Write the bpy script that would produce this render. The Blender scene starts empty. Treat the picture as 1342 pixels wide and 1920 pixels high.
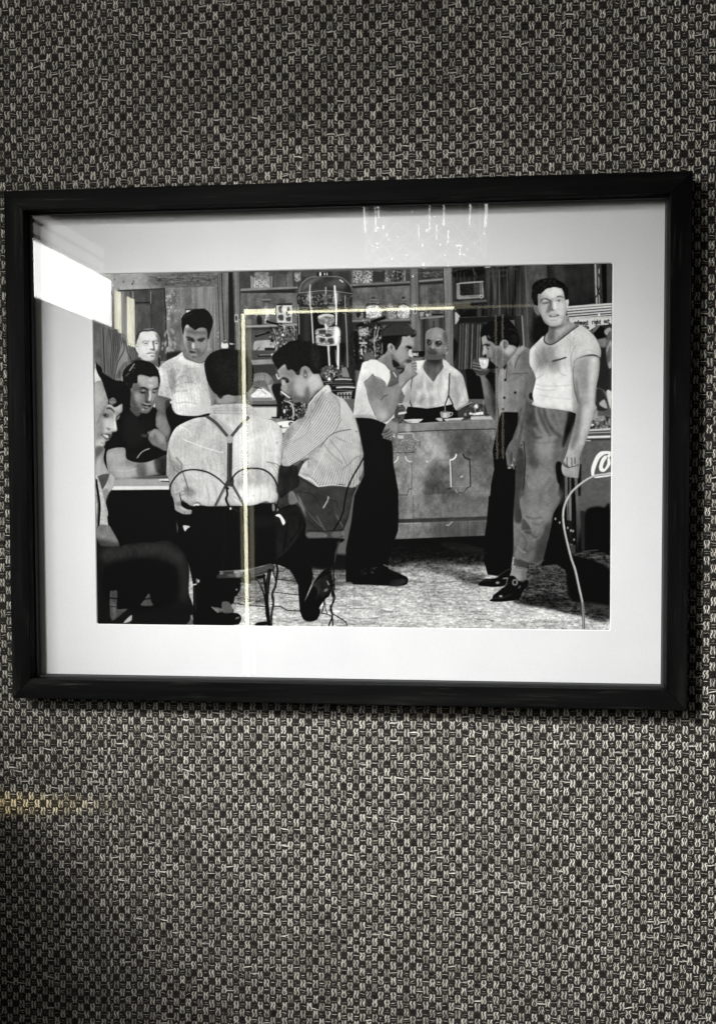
WORLD, EXPO, SPOT_E, SPOT_S, SPOT_T, WIN_L, TUBE_L = 0.030, 0.0, 282.0, 27.5, (0.07, 0.0, -0.20), 46.0, 19.0
PRINT_GAIN, FLAT = 1.10, False
# how brightly the scene lights a blank sheet, divided out of the print's colour (rows top to bottom)
SHEET_LIGHT = [[.70,.73,.82,.84,.79,.67,.54],[.71,.89,.97,.98,.92,.83,.69],[.80,.97,1.05,1.06,.99,.91,.80],[.84,1.0,1.09,1.09,1.01,.94,.85],[.83,.98,1.05,1.03,.98,.93,.86],[.79,.94,.99,.99,.96,.91,.86]]
# A framed monochrome cafe picture behind glass, hung on a wall covered with basket-weave fabric.
# Units: metres. The wall's fabric lies in the plane Y = 0, the room is on the -Y side.
import bpy, bmesh, math
import numpy as np
from mathutils import Matrix, Vector
C = bpy.context.scene.collection
scene = bpy.context.scene
# ---------------------------------------------------------------- camera
CAM = (0.13174381, -1.14678052, -0.02176024)
RM = [[0.9950826046, 0.0028221863, 0.0990083087], [0.0014422362, 0.9990751772, -0.0429733675], [-0.0990380224, 0.0429048438, 0.9941582593]]   # right, down, forward in (x, down, into wall)
def w_(v): return Vector((v[0], v[2], -v[1]))
cam = bpy.data.objects.new('camera', bpy.data.cameras.new('camera')); C.objects.link(cam)
cam.data.sensor_fit = 'VERTICAL'; cam.data.sensor_height = 24.0; cam.data.lens = 25.0; cam.data.clip_start = 0.01; cam.data.clip_end = 100
r_, d_, f_ = w_(RM[0]), w_(RM[1]), w_(RM[2])
m = Matrix((r_, -d_, -f_)).transposed().to_4x4(); m.translation = Vector(CAM); cam.matrix_world = m
scene.camera = cam
# ---------------------------------------------------------------- world and lights
scene.world = bpy.data.worlds.new('World'); scene.world.use_nodes = True
bg = scene.world.node_tree.nodes['Background']; bg.inputs[0].default_value = (1.0, 1.0, 1.0, 1); bg.inputs[1].default_value = WORLD
vs = scene.view_settings; vs.view_transform = 'Standard'; vs.look = 'None'; vs.exposure = EXPO; vs.gamma = 1.0
try: vs.use_curve_mapping = False
except Exception: pass
def lamp(name, kind, loc, target, energy, color, **k):
    l = bpy.data.lights.new(name, kind); l.energy = energy; l.color = color
    for a, b in k.items(): setattr(l, a, b)
    o = bpy.data.objects.new(name, l); C.objects.link(o); o.location = loc
    o.rotation_euler = (Vector(target)-Vector(loc)).to_track_quat('-Z', 'Y').to_euler(); return o
lamp('ceiling_spot', 'SPOT', (-0.85, -1.75, 0.92), SPOT_T, SPOT_E, (1.0, 0.995, 0.985), spot_size=math.radians(SPOT_S), spot_blend=1.0, shadow_soft_size=0.12)
wl = lamp('warm_spot', 'SPOT', (-0.52, -1.35, -0.62), (-0.43, 0, -0.402), 64.0, (1.0, 0.82, 0.46), spot_size=math.radians(17.0), spot_blend=1.0, shadow_soft_size=0.004)
wl.scale = (1.0, 0.085, 1.0)
# ---------------------------------------------------------------- helpers
def tag(o, label=None, cat=None, kind=None, group=None):
    if label: o['label'] = label
    if cat: o['category'] = cat
    if kind: o['kind'] = kind
    if group: o['group'] = group
    return o
def mesh_obj(name, V, F, mat, parent=None, mi=None, smooth=False):
    V = np.asarray(V, np.float32).reshape(-1, 3); F = np.asarray(F, np.int32); me = bpy.data.meshes.new(name)
    me.vertices.add(len(V)); me.vertices.foreach_set('co', V.ravel()); k = F.shape[1]
    me.loops.add(F.size); me.loops.foreach_set('vertex_index', F.ravel()); me.polygons.add(len(F))
    me.polygons.foreach_set('loop_start', np.arange(len(F), dtype=np.int32)*k)
    if mi is not None: me.polygons.foreach_set('material_index', np.asarray(mi, np.int32))
    me.update(calc_edges=True)
    for m_ in (mat if isinstance(mat, (list, tuple)) else [mat]): me.materials.append(m_)
    me.polygons.foreach_set('use_smooth', np.full(len(F), smooth))
    o = bpy.data.objects.new(name, me); C.objects.link(o)
    if parent: o.parent = parent
    return o
def bm_obj(name, bm, mat, parent=None, smooth=False):
    me = bpy.data.meshes.new(name); bmesh.ops.recalc_face_normals(bm, faces=bm.faces); bm.to_mesh(me); bm.free(); me.materials.append(mat)
    if smooth:
        for p in me.polygons: p.use_smooth = True
    o = bpy.data.objects.new(name, me); C.objects.link(o)
    if parent: o.parent = parent
    return o
def box(bm, x0, x1, y0, y1, z0, z1):
    v = [bm.verts.new(p) for p in ((x0,y0,z0),(x1,y0,z0),(x1,y1,z0),(x0,y1,z0),(x0,y0,z1),(x1,y0,z1),(x1,y1,z1),(x0,y1,z1))]
    for f in ((0,1,2,3),(4,5,6,7),(0,1,5,4),(1,2,6,5),(2,3,7,6),(3,0,4,7)): bm.faces.new([v[i] for i in f])
def tube(bm, a, b, r, n=12):
    a, b = Vector(a), Vector(b); q = (b-a).to_track_quat('Z', 'Y'); L_ = (b-a).length
    bmesh.ops.create_cone(bm, cap_ends=True, segments=n, radius1=r, radius2=r, depth=L_, matrix=Matrix.Translation((a+b)/2) @ q.to_matrix().to_4x4())
def empty(name, loc=(0, 0, 0)):
    o = bpy.data.objects.new(name, None); C.objects.link(o); o.location = loc; return o
def newmat(name):
    m = bpy.data.materials.new(name); m.use_nodes = True; nt = m.node_tree; return m, nt, nt.nodes['Principled BSDF']
def nd(nt, t, **k):
    n = nt.nodes.new(t)
    for a, b in k.items(): setattr(n, a, b)
    return n
def setp(b, col=None, rough=None, spec=None, metal=None):
    if col: b.inputs['Base Color'].default_value = (*col, 1)
    if rough is not None: b.inputs['Roughness'].default_value = rough
    if spec is not None: b.inputs['Specular IOR Level'].default_value = spec
    if metal is not None: b.inputs['Metallic'].default_value = metal
def noise(nt, scale, detail=3, rough=.55, mapscale=None, seed=0):
    tc = nd(nt, 'ShaderNodeTexCoord'); mp = nd(nt, 'ShaderNodeMapping'); n = nd(nt, 'ShaderNodeTexNoise')
    mp.inputs['Location'].default_value = (seed*3.1, seed*1.7, seed*.9)
    if mapscale: mp.inputs['Scale'].default_value = mapscale
    nt.links.new(tc.outputs['Object'], mp.inputs[0]); nt.links.new(mp.outputs[0], n.inputs['Vector'])
    n.inputs['Scale'].default_value = scale; n.inputs['Detail'].default_value = detail; n.inputs['Roughness'].default_value = rough
    return n
def ramp(nt, fac, stops):
    r = nd(nt, 'ShaderNodeValToRGB'); e = r.color_ramp.elements
    while len(e) < len(stops): e.new(.5)
    for el, (p, c) in zip(e, stops): el.position = p; el.color = (*c, 1)
    nt.links.new(fac, r.inputs[0]); return r
def mulc(nt, a, b, mode='MULTIPLY', f=1.0):
    m = nd(nt, 'ShaderNodeMix', data_type='RGBA', blend_type=mode); m.inputs[0].default_value = f; nt.links.new(a, m.inputs[6]); nt.links.new(b, m.inputs[7]); return m.outputs[2]
def bump(nt, b, h, strength, dist):
    n = nd(nt, 'ShaderNodeBump'); n.inputs['Strength'].default_value = strength; n.inputs['Distance'].default_value = dist
    nt.links.new(h, n.inputs['Height']); nt.links.new(n.outputs[0], b.inputs['Normal'])
# ---------------------------------------------------------------- materials
def fabric(name, stops, rough=.95, cell=120, fine=1400, lo=.55, hi=1.35):
    m, nt, b = newmat(name); n1 = noise(nt, fine, 2, .6); c = ramp(nt, n1.outputs['Fac'], stops)
    n2 = noise(nt, cell, 1, .5, seed=2); v = ramp(nt, n2.outputs['Fac'], [(.32, (lo,)*3), (.68, (hi,)*3)])
    nt.links.new(mulc(nt, c.outputs[0], v.outputs[0]), b.inputs['Base Color']); setp(b, rough=rough, spec=.15)
    b.inputs['Sheen Weight'].default_value = .15
    return m
M_pale = fabric('pale_boucle_yarn', [(.30, (.36, .345, .305)), (.44, (.78, .76, .685)), (.62, (.98, .965, .89))], lo=.58, hi=1.06)
M_mid = fabric('grey_flecked_yarn', [(.38, (.035, .032, .027)), (.50, (.20, .19, .16)), (.66, (.66, .63, .53))], lo=.5, hi=1.25)
M_dark = fabric('black_brown_yarn', [(.36, (.0085, .0070, .0062)), (.60, (.025, .0210, .0185)), (.76, (.075, .064, .056))], lo=.6, hi=1.5)
M_back = fabric('wall_backing_cloth', [(.40, (.010, .009, .008)), (.58, (.055, .051, .043)), (.74, (.26, .25, .21))], cell=90, fine=900)
def black_wood(name, sc):
    m, nt, b = newmat(name)
    n = noise(nt, 60, 6, .65, sc); c = ramp(nt, n.outputs['Fac'], [(.36, (.0022, .0025, .0024)), (.56, (.0055, .0060, .0056)), (.74, (.020, .021, .019))])
    n2 = noise(nt, 260, 3, .6, sc, seed=4); c2 = ramp(nt, n2.outputs['Fac'], [(.60, (1, 1, 1)), (.68, (3, 2.9, 2.7)), (.76, (5, 4.9, 4.5))])
    nt.links.new(mulc(nt, c.outputs[0], c2.outputs[0]), b.inputs['Base Color']); setp(b, rough=.6, spec=.03)
    bump(nt, b, n2.outputs['Fac'], .05, .0001); return m
M_wood_h = black_wood('black_stained_wood_level', (.06, 1, 1)); M_wood_v = black_wood('black_stained_wood_upright', (1, 1, .06))
M_spacer, nt, b = newmat('dark_grey_spacer'); n = noise(nt, 90, 3); c = ramp(nt, n.outputs['Fac'], [(.3, (.022, .024, .024)), (.7, (.030, .032, .032))]); nt.links.new(c.outputs[0], b.inputs['Base Color']); setp(b, rough=.6, spec=.3)
M_mat, nt, b = newmat('white_mat_board'); n = noise(nt, 900, 4, .6); n2 = noise(nt, 14, 2, .5, seed=3)
c = ramp(nt, n.outputs['Fac'], [(.3, (.775, .780, .788)), (.7, (.830, .835, .842))]); c2 = ramp(nt, n2.outputs['Fac'], [(.3, (.955, .955, .96)), (.7, (1, 1, 1))])
nt.links.new(mulc(nt, c.outputs[0], c2.outputs[0]), b.inputs['Base Color']); setp(b, rough=.85, spec=.25); bump(nt, b, n.outputs['Fac'], .35, .0003)
M_core, nt, b = newmat('mat_board_core'); n = noise(nt, 600, 2); c = ramp(nt, n.outputs['Fac'], [(.3, (.86, .87, .86)), (.7, (.90, .90, .89))]); nt.links.new(c.outputs[0], b.inputs['Base Color']); setp(b, rough=.8)
M_glass = bpy.data.materials.new('picture_glass'); M_glass.use_nodes = True; nt = M_glass.node_tree; nt.nodes.clear()
out = nd(nt, 'ShaderNodeOutputMaterial'); mx = nd(nt, 'ShaderNodeMixShader'); tr = nd(nt, 'ShaderNodeBsdfTransparent'); gl = nd(nt, 'ShaderNodeBsdfGlossy'); fr = nd(nt, 'ShaderNodeFresnel'); ge = nd(nt, 'ShaderNodeNewGeometry')
ma = nd(nt, 'ShaderNodeMath', operation='SUBTRACT'); ma.inputs[0].default_value = 1.0; mb = nd(nt, 'ShaderNodeMath', operation='MULTIPLY')
fr.inputs[0].default_value = 1.62; tr.inputs[0].default_value = (.99, .99, .99, 1); gn = noise(nt, 6, 2, .5); gr = nd(nt, 'ShaderNodeMapRange'); gr.inputs[3].default_value = .014; gr.inputs[4].default_value = .020
nt.links.new(gn.outputs['Fac'], gr.inputs[0]); nt.links.new(gr.outputs[0], gl.inputs['Roughness'])
nt.links.new(ge.outputs['Backfacing'], ma.inputs[1]); nt.links.new(fr.outputs[0], mb.inputs[0]); nt.links.new(ma.outputs[0], mb.inputs[1])
nt.links.new(mb.outputs[0], mx.inputs[0]); nt.links.new(tr.outputs[0], mx.inputs[1]); nt.links.new(gl.outputs[0], mx.inputs[2]); nt.links.new(mx.outputs[0], out.inputs[0])
def emit(name, col, s, var=0.0, sc=8):
    m = bpy.data.materials.new(name); m.use_nodes = True; nt = m.node_tree; nt.nodes.clear(); o = nd(nt, 'ShaderNodeOutputMaterial'); e = nd(nt, 'ShaderNodeEmission')
    e.inputs[0].default_value = (*col, 1); e.inputs[1].default_value = s
    if var:
        n = noise(nt, sc, 2); r = nd(nt, 'ShaderNodeMapRange'); r.inputs[3].default_value = s*(1-var); r.inputs[4].default_value = s*(1+var); nt.links.new(n.outputs['Fac'], r.inputs[0]); nt.links.new(r.outputs[0], e.inputs[1])
    nt.links.new(e.outputs[0], o.inputs[0]); return m
# ---------------------------------------------------------------- the wall: backing cloth and woven bands
X0, X1, Z0, Z1 = -0.56, 0.58, -0.78, 0.62
PX, PZ = 0.00695, 0.00860
wv = np.random.default_rng(11)
bmw = bmesh.new(); box(bmw, -1.3, 1.3, 0.0, 0.06, -1.4, 1.2)
wall = bm_obj('wall', bmw, M_back); tag(wall, 'wall covered in black and off-white basket-weave fabric behind the hanging picture', 'wall', kind='structure')
edges = []; x = X0; seams = [-0.515, -0.2625, -0.006, 0.2345, 0.487]
while x < X1:
    w = PX*(1+wv.uniform(-.06, .06))
    if any(x <= s < x+w for s in seams): w = PX*.55
    edges.append((x, w)); x += w
ex = np.array(edges); ncol = len(ex); cxs = ex[:,0]+ex[:,1]/2; cws = ex[:,1]
nrow = int((Z1-Z0)/PZ); zs = Z0+(np.arange(nrow)+.5)*PZ
def warp_xy(x, z):                                    # the cloth hangs a little out of true
    dz = .0008*np.sin(x*9+1)+.0005*np.sin(x*31+z*7)+.0040*x; dx = .0006*np.sin(z*11)+.0003*np.sin(z*37+x*5)
    for s in seams: dz = dz+np.where(x > s, .0011, 0)*(1 if seams.index(s) % 2 else -1)
    return x+dx, z+dz
def hidden(x, z): return (abs(x) < 0.335) & (abs(z) < 0.250)      # behind the picture
def strands(P_, w, h, base):                          # P_: (M, K, 2) centre lines -> half-round ribbons
    M_, K_, _ = P_.shape; T = np.gradient(P_, axis=1); T /= np.linalg.norm(T, axis=2, keepdims=True)+1e-9; N = np.stack([-T[...,1], T[...,0]], 2)
    w = np.broadcast_to(np.asarray(w, float).reshape(-1, 1, 1), (M_, K_, 1)).copy(); prof = np.ones(K_); prof[0] = prof[-1] = .55; w = w*prof[None, :, None]
    hh = np.broadcast_to(np.asarray(h, float).reshape(-1, 1), (M_, K_))*np.where(np.arange(K_)%(K_-1) == 0, .25, 1)
    V = np.zeros((M_, K_, 4, 3))
    for j, (u, q) in enumerate(((-.5, 0), (-.26, 1), (.26, 1), (.5, 0))):
        c = P_+N*w*u; V[:, :, j, 0] = c[..., 0]; V[:, :, j, 2] = c[..., 1]; V[:, :, j, 1] = -(base+hh*q)
    idx = np.arange(M_*K_*4).reshape(M_, K_, 4); a = idx[:, :-1, :-1]; b_ = idx[:, :-1, 1:]; c = idx[:, 1:, 1:]; d = idx[:, 1:, :-1]
    F = np.stack([a, b_, c, d], -1).reshape(-1, 4); return V.reshape(-1, 3), F
def join(parts):
    Vs, Fs, Ms, o = [], [], [], 0
    for V, F, mi in parts: Vs.append(V); Fs.append(F+o); Ms.append(np.full(len(F), mi)); o += len(V)
    return np.concatenate(Vs), np.concatenate(Fs), np.concatenate(Ms)
for i in range(nrow):                                 # weft: black horizontal yarns on top in every second cell
    js = np.array([j for j in range(ncol) if (i+j) % 2 == 0 and not hidden(cxs[j], zs[i])])
    if not len(js): continue
    parts = []
    for k in (-1, 0, 1):
        n = len(js); t = np.linspace(-.5, .5, 4)[None, :]; ln = np.maximum(cws[js], .0045)[:, None]*(1.30+wv.uniform(-.10, .10, (n, 1)))
        px = cxs[js][:, None]+t*ln; pz = zs[i]+k*PZ*.295*wv.uniform(.85, 1.12, (n, 1))+wv.normal(0, .00022, (n, 1))+t*wv.normal(0, .0007, (n, 1))+.0003*np.cos(t*5)*(-k)
        px, pz = warp_xy(px, pz); V, F = strands(np.stack([px, pz], 2), wv.uniform(.0019, .0027, n), wv.uniform(.0008, .0013, n), .0002); parts.append((V, F, 0))
    for k, pr in ((-.5, .75), (.5, .75), (wv.uniform(-1, 1), .07)):                  # thin pale filaments lying between the black ones
        s = js[wv.random(len(js)) < pr]
        if not len(s): continue
        n = len(s); t = np.linspace(-.5, .5, 4)[None, :]; slub = pr < .1
        px = cxs[s][:, None]+t*cws[s][:, None]*(1.25 if slub else wv.uniform(.5, 1.0, (n, 1))); pz = zs[i]+k*PZ*.30+wv.normal(0, .0002, (n, 4))+t*wv.normal(0, .0010, (n, 1))
        px, pz = warp_xy(px, pz); V, F = strands(np.stack([px, pz], 2), wv.uniform(.0004, .0007, n)*(2.0 if slub else 1), .0004, .0012 if slub else .0009); parts.append((V, F, 2 if slub or k > .4 else 1))
    V, F, mi = join(parts); mesh_obj('weft_band', V, F, [M_dark, M_mid, M_pale], wall, mi, True)
for j in range(ncol):                                 # warp: kinked off-white yarns on top in the other cells
    is_ = np.array([i for i in range(nrow) if (i+j) % 2 == 1 and not hidden(cxs[j], zs[i])])
    if not len(is_): continue
    n = len(is_); parts = []; t = np.linspace(-.5, .5, 6)[None, :]; kind = wv.random(n)
    for side in ((-1, 1) if cws[j] > .005 else (.3,)):
        amp = wv.uniform(.0004, .0010, (n, 1)); ph = np.where(wv.random((n, 1)) < .5, 0, math.pi)
        px = cxs[j]+side*cws[j]*.245+amp*np.sin(t*2*math.pi*wv.uniform(1.0, 1.6, (n, 1))+ph)+wv.normal(0, .00012, (n, 6)); pz = zs[is_][:, None]+t*PZ*1.06
        px, pz = warp_xy(px, pz); V, F = strands(np.stack([px, pz], 2), np.where(kind < .30, .0007, wv.uniform(.0011, .0015, n)), .0010, .0004); parts.append((V, F, 0))
    for k in (-.36, 0, .36):
        px = cxs[j]+k*cws[j]+wv.normal(0, .00035, (n, 6)); pz = zs[is_][:, None]+t*PZ*.98
        px, pz = warp_xy(px, pz); V, F = strands(np.stack([px, pz], 2), wv.uniform(.0009, .0015, n), .0006, .0003); parts.append((V, F, 1))
    V, F, mi = join(parts); mesh_obj('warp_band', V, F, [M_pale, M_mid], wall, mi, True)
# ---------------------------------------------------------------- the picture: frame rails, spacers, mat, print, glass
W, H, RW, DP = 0.72, 0.549, 0.0215, 0.030
YF, YG, YM = -0.032, -0.019, -0.006                    # front of the frame, of the glass, of the mat
pic = empty('framed_picture', (0, -0.002, -H/2)); tag(pic, 'black wooden frame with wide white mat and monochrome cafe photograph hanging on the woven wall', 'framed picture')
def rail(kind, sgn, prof, name, mat):                  # prof: (distance inward from the outer edge, y)
    bm = bmesh.new(); A, B_ = [], []
    for u, y in prof:
        g = .00022 if y < YF+.002 else 0          # hair-thin open mitre at the face
        if kind == 'h': A.append(bm.verts.new((-(W/2-u)+g, y+.002, sgn*(H/2-u)+H/2))); B_.append(bm.verts.new((W/2-u-g, y+.002, sgn*(H/2-u)+H/2)))
        else: A.append(bm.verts.new((sgn*(W/2-u), y+.002, -(H/2-u)+H/2+g))); B_.append(bm.verts.new((sgn*(W/2-u), y+.002, H/2-u+H/2-g)))
    n = len(prof)
    for i in range(n): bm.faces.new((A[i], A[(i+1)%n], B_[(i+1)%n], B_[i]))
    bm.faces.new(A); bm.faces.new(B_[::-1]); return bm_obj(name, bm, mat, pic)
prof = [(0, -.002), (0, YF+.0010), (.0010, YF), (RW-.0006, YF), (RW, YF+.0006), (RW, YG-.0003), (RW-.006, YG-.0003), (RW-.006, -.002)]
sprof = [(RW-.001, YG+.0023), (RW+.0012, YG+.0023), (RW+.0012, YM-.0002), (RW-.001, YM-.0002)]
for kind in ('h', 'v'):
    for sgn in (-1, 1):
        rail(kind, sgn, prof, 'frame_rail', M_wood_h if kind == 'h' else M_wood_v); rail(kind, sgn, sprof, 'spacer', M_spacer)
IX, IZ = W/2-RW+.004, H/2-RW+.004
OX0, OX1, OZ0, OZ1 = -0.2722, 0.2848, -0.1955, 0.1885   # the window cut in the mat
def rrect(x0, x1, z0, z1, r, n=4):
    out = []
    for cx, cz, a0 in ((x1-r, z1-r, 0), (x0+r, z1-r, 90), (x0+r, z0+r, 180), (x1-r, z0+r, 270)):
        for k in range(n+1): a = math.radians(a0+90*k/n); out.append((cx+r*math.cos(a), cz+r*math.sin(a)))
    return out
bm = bmesh.new(); bc = bmesh.new(); ring = rrect(OX0-.0008, OX1+.0008, OZ0-.0008, OZ1+.0008, .0022); ring2 = rrect(OX0, OX1, OZ0, OZ1, .0020)
outer = []
for (x, z) in ring:
    k = max(abs((x-(OX0+OX1)/2)/((OX1-OX0)/2)), 1e-6); sx = 1 if x > 0 else -1; sz = 1 if z > 0 else -1
    outer.append((sx*IX, sz*IZ))
n = len(ring); vr = [bm.verts.new((x, YM+.002, z+H/2)) for x, z in ring]; cor = [(IX, IZ), (-IX, IZ), (-IX, -IZ), (IX, -IZ)]; vc = [bm.verts.new((x, YM+.002, z+H/2)) for x, z in cor]
for q in range(4):
    b0 = q*5; [bm.faces.new((vc[q], vr[b0+k], vr[b0+k+1])) for k in range(4)]; bm.faces.new((vc[q], vr[b0+4], vr[(b0+5)%n], vc[(q+1)%4]))
vb = [bm.verts.new((x, .0018, z+H/2)) for x, z in cor]; [bm.faces.new((vc[q], vc[(q+1)%4], vb[(q+1)%4], vb[q])) for q in range(4)]
mat_ = bm_obj('mat_board', bm, M_mat, pic)
for p in mat_.data.polygons:
    pass
a = [bc.verts.new((x, YM+.002, z+H/2)) for x, z in ring]; b2 = [bc.verts.new((x, YM+.0030, z+H/2)) for x, z in ring2]
for i in range(n): bc.faces.new((a[i], a[(i+1)%n], b2[(i+1)%n], b2[i]))
bm_obj('mat_bevel', bc, M_core, mat_)
bm = bmesh.new(); box(bm, -IX-.0005, IX+.0005, YG+.002, YG+.004, -IZ-.0005+H/2, IZ+.0005+H/2); bm_obj('glass_pane', bm, M_glass, pic)
bm = bmesh.new(); box(bm, -IX, IX, -.0005, .0016, -IZ+H/2, IZ+H/2); bm_obj('backing_board', bm, M_spacer, pic)
# ---------------------------------------------------------------- the print: a flat monochrome picture, drawn shape by shape
S_ = 1.5; PX0, PY0, PX1, PY1 = 172.0, 484.0, 1154.0, 1186.0
CW, CH = int((PX1-PX0)*S_), int((PY1-PY0)*S_)
cv = np.full((CH, CW), 90.0); rng = np.random.default_rng(7)
K = 1/5.0075; ORG = [170, 480]
def at(x, y, s=5.0075):
    global K
    ORG[0], ORG[1] = x, y; K = 1/s
def cpt(p):
    p = np.asarray(p, float).reshape(-1, 2)
    return np.stack([(ORG[0]+p[:,0]*K-PX0)*S_, (ORG[1]+p[:,1]*K-PY0)*S_], 1)
def smooth(p, closed, n=6):
    m = len(p); out = []
    for i in range(m if closed else m-1):
        if closed: a, b, c, d = p[i-1], p[i], p[(i+1)%m], p[(i+2)%m]
        else: a, b, c, d = p[max(i-1,0)], p[i], p[i+1], p[min(i+2,m-1)]
        for t in np.arange(n)/n:
            out.append(.5*(2*b+(c-a)*t+(2*a-5*b+4*c-d)*t*t+(3*b-a-3*c+d)*t**3))
    if not closed: out.append(p[-1])
    return np.array(out)
def raster(p):
    SS = 3
    x0 = max(int(p[:,0].min())-2, 0); x1 = min(int(p[:,0].max())+3, CW); y0 = max(int(p[:,1].min())-2, 0); y1 = min(int(p[:,1].max())+3, CH)
    if x1 <= x0 or y1 <= y0: return None
    h, w = (y1-y0)*SS, x1-x0; acc = np.zeros((h, w+2)); q = np.roll(p, -1, 0)
    for (ax, ay), (bx, by) in zip(p, q):
        if ay == by: continue
        s = 1.0
        if ay > by: ax, ay, bx, by = bx, by, ax, ay; s = -1.0
        r0 = int(math.ceil((ay-y0)*SS-.5)); r1 = int(math.ceil((by-y0)*SS-.5)); r0 = max(r0, 0); r1 = min(r1, h)
        if r1 <= r0: continue
        rr = np.arange(r0, r1); yy = (rr+.5)/SS+y0
        xx = np.clip(ax+(yy-ay)*(bx-ax)/(by-ay)-x0, 0, w); ix = xx.astype(int); fx = xx-ix
        np.add.at(acc, (rr, ix), s*(1-fx)); np.add.at(acc, (rr, np.minimum(ix+1, w+1)), s*fx)
    m = np.clip(np.abs(np.cumsum(acc, 1))[:, :w], 0, 1).reshape(y1-y0, SS, w).mean(1)
    return m, x0, y0
def blur(a, r):
    if r < .3: return a
    n = int(math.ceil(r*2.2)); k = np.exp(-.5*(np.arange(-n, n+1)/r)**2); k /= k.sum()
    for ax in (0, 1):
        pad = [(0, 0), (0, 0)]; pad[ax] = (n, n); b = np.pad(a, pad, mode='edge'); o = np.zeros_like(a)
        for i, kk in enumerate(k): o += kk*(b[i:i+a.shape[0], :] if ax == 0 else b[:, i:i+a.shape[1]])
        a = o
    return a
def vnoise(h, w, cx, cy, seed):
    r = np.random.default_rng(seed); gh, gw = int(h/cy)+3, int(w/cx)+3; g = r.random((gh, gw))
    y = np.arange(h)/cy; x = np.arange(w)/cx; iy = y.astype(int); ix = x.astype(int)
    fy = (y-iy)[:, None]; fx = (x-ix)[None, :]; fy = fy*fy*(3-2*fy); fx = fx*fx*(3-2*fx)
    a = g[iy][:, ix]; b = g[iy][:, ix+1]; c = g[iy+1][:, ix]; d = g[iy+1][:, ix+1]
    return (a*(1-fx)+b*fx)*(1-fy)+(c*(1-fx)+d*fx)*fy-.5
NZ = {}
def tex(kind):
    if kind == 'f' and kind not in NZ:                   # soft wandering creases
        wx, wy = vnoise(CH, CW, 60, 60, 91)*46, vnoise(CH, CW, 60, 60, 92)*46; Y, X = np.mgrid[0:CH, 0:CW]; X = np.clip(X+wx, 0, CW-1).astype(int); Y = np.clip(Y+wy, 0, CH-1).astype(int)
        a = vnoise(CH, CW, 22, 44, 93)[Y, X]; b = vnoise(CH, CW, 11, 20, 94)[Y, X]; NZ[kind] = blur((.5-np.abs(a)*2.4)*.9+(.45-np.abs(b)*2.2)*.6+vnoise(CH, CW, 40, 40, 95)*.9, .9)-.15
    elif kind == 'k' and kind not in NZ: NZ[kind] = vnoise(CH, CW, 9, 11, 96)*1.1+vnoise(CH, CW, 4, 4, 97)*.9+vnoise(CH, CW, 24, 24, 98)*1.2
    elif kind not in NZ:
        f = {'g': [(2, 2, 1), (5, 5, .8)], 'm': [(60, 60, 1.2), (22, 22, .8), (7, 9, .6), (2, 2, .5)], 'w': [(5, 90, 1.2), (2.2, 50, .8), (14, 160, .8)],
             'h': [(22, 3.2, .7), (9, 2.2, 1.0), (3.5, 1.8, 1.2), (60, 16, .6)], 'c': [(9, 24, 1.2), (18, 18, 1), (4, 5, .5)], 's': [(2.2, 2.2, 1.6), (4, 4, 1)], 'd': [(30, 30, 1), (9, 9, .8)]}[kind]
        NZ[kind] = sum(a*vnoise(CH, CW, x, y, len(kind)+i*17+ord(kind[0])) for i, (x, y, a) in enumerate(f))
    return NZ[kind]
CL = [None]; KEEPT = [False]
def put(m, x0, y0, v, a=1.0, t=None, ta=0, clip=False):
    h, w = m.shape
    if clip and CL[0] is not None: m = m*CL[0][y0:y0+h, x0:x0+w]
    if isinstance(v, tuple):   # gradient: (v0, v1, x0,y0,x1,y1) in the same units as the points
        g = cpt(v[2:6]); d = g[1]-g[0]; yy, xx = np.mgrid[y0:y0+h, x0:x0+w]
        u = np.clip(((xx-g[0][0])*d[0]+(yy-g[0][1])*d[1])/(d@d), 0, 1); v = v[0]+(v[1]-v[0])*u
    c = cv[y0:y0+h, x0:x0+w]; base = c
    if KEEPT[0] and m.sum() > 4: base = (c*m).sum()/m.sum()*.75+c*.25      # tone moves, texture stays
    val = v+(ta*tex(t)[y0:y0+h, x0:x0+w] if t else 0); c += (val-base)*m*a
def P(p, v, b=0, a=1.0, t=None, ta=0, s=1, clip=False, keep=True):   # filled shape
    q = cpt(p); q = smooth(q, True) if s else q; r = raster(q)
    if r is None: return
    m, x0, y0 = r
    if b:
        n = int(b*K*S_*2.5)+1; X0 = max(x0-n, 0); Y0 = max(y0-n, 0); X1 = min(x0+m.shape[1]+n, CW); Y1 = min(y0+m.shape[0]+n, CH)
        M = np.zeros((Y1-Y0, X1-X0)); M[y0-Y0:y0-Y0+m.shape[0], x0-X0:x0-X0+m.shape[1]] = m; m = blur(M, b*K*S_); x0, y0 = X0, Y0
    if keep and not clip:
        CL[0] = np.zeros((CH, CW)); CL[0][y0:y0+m.shape[0], x0:x0+m.shape[1]] = m
    put(m, x0, y0, v, a, t, ta, clip)
    area = m.sum()
    if VOL[0] and keep and not clip and a == 1 and b < 8 and s and area > 260 and not (not isinstance(v, tuple) and v < 28): relief(m, x0, y0, area, t, ta, v)
VOL = [False]
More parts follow.
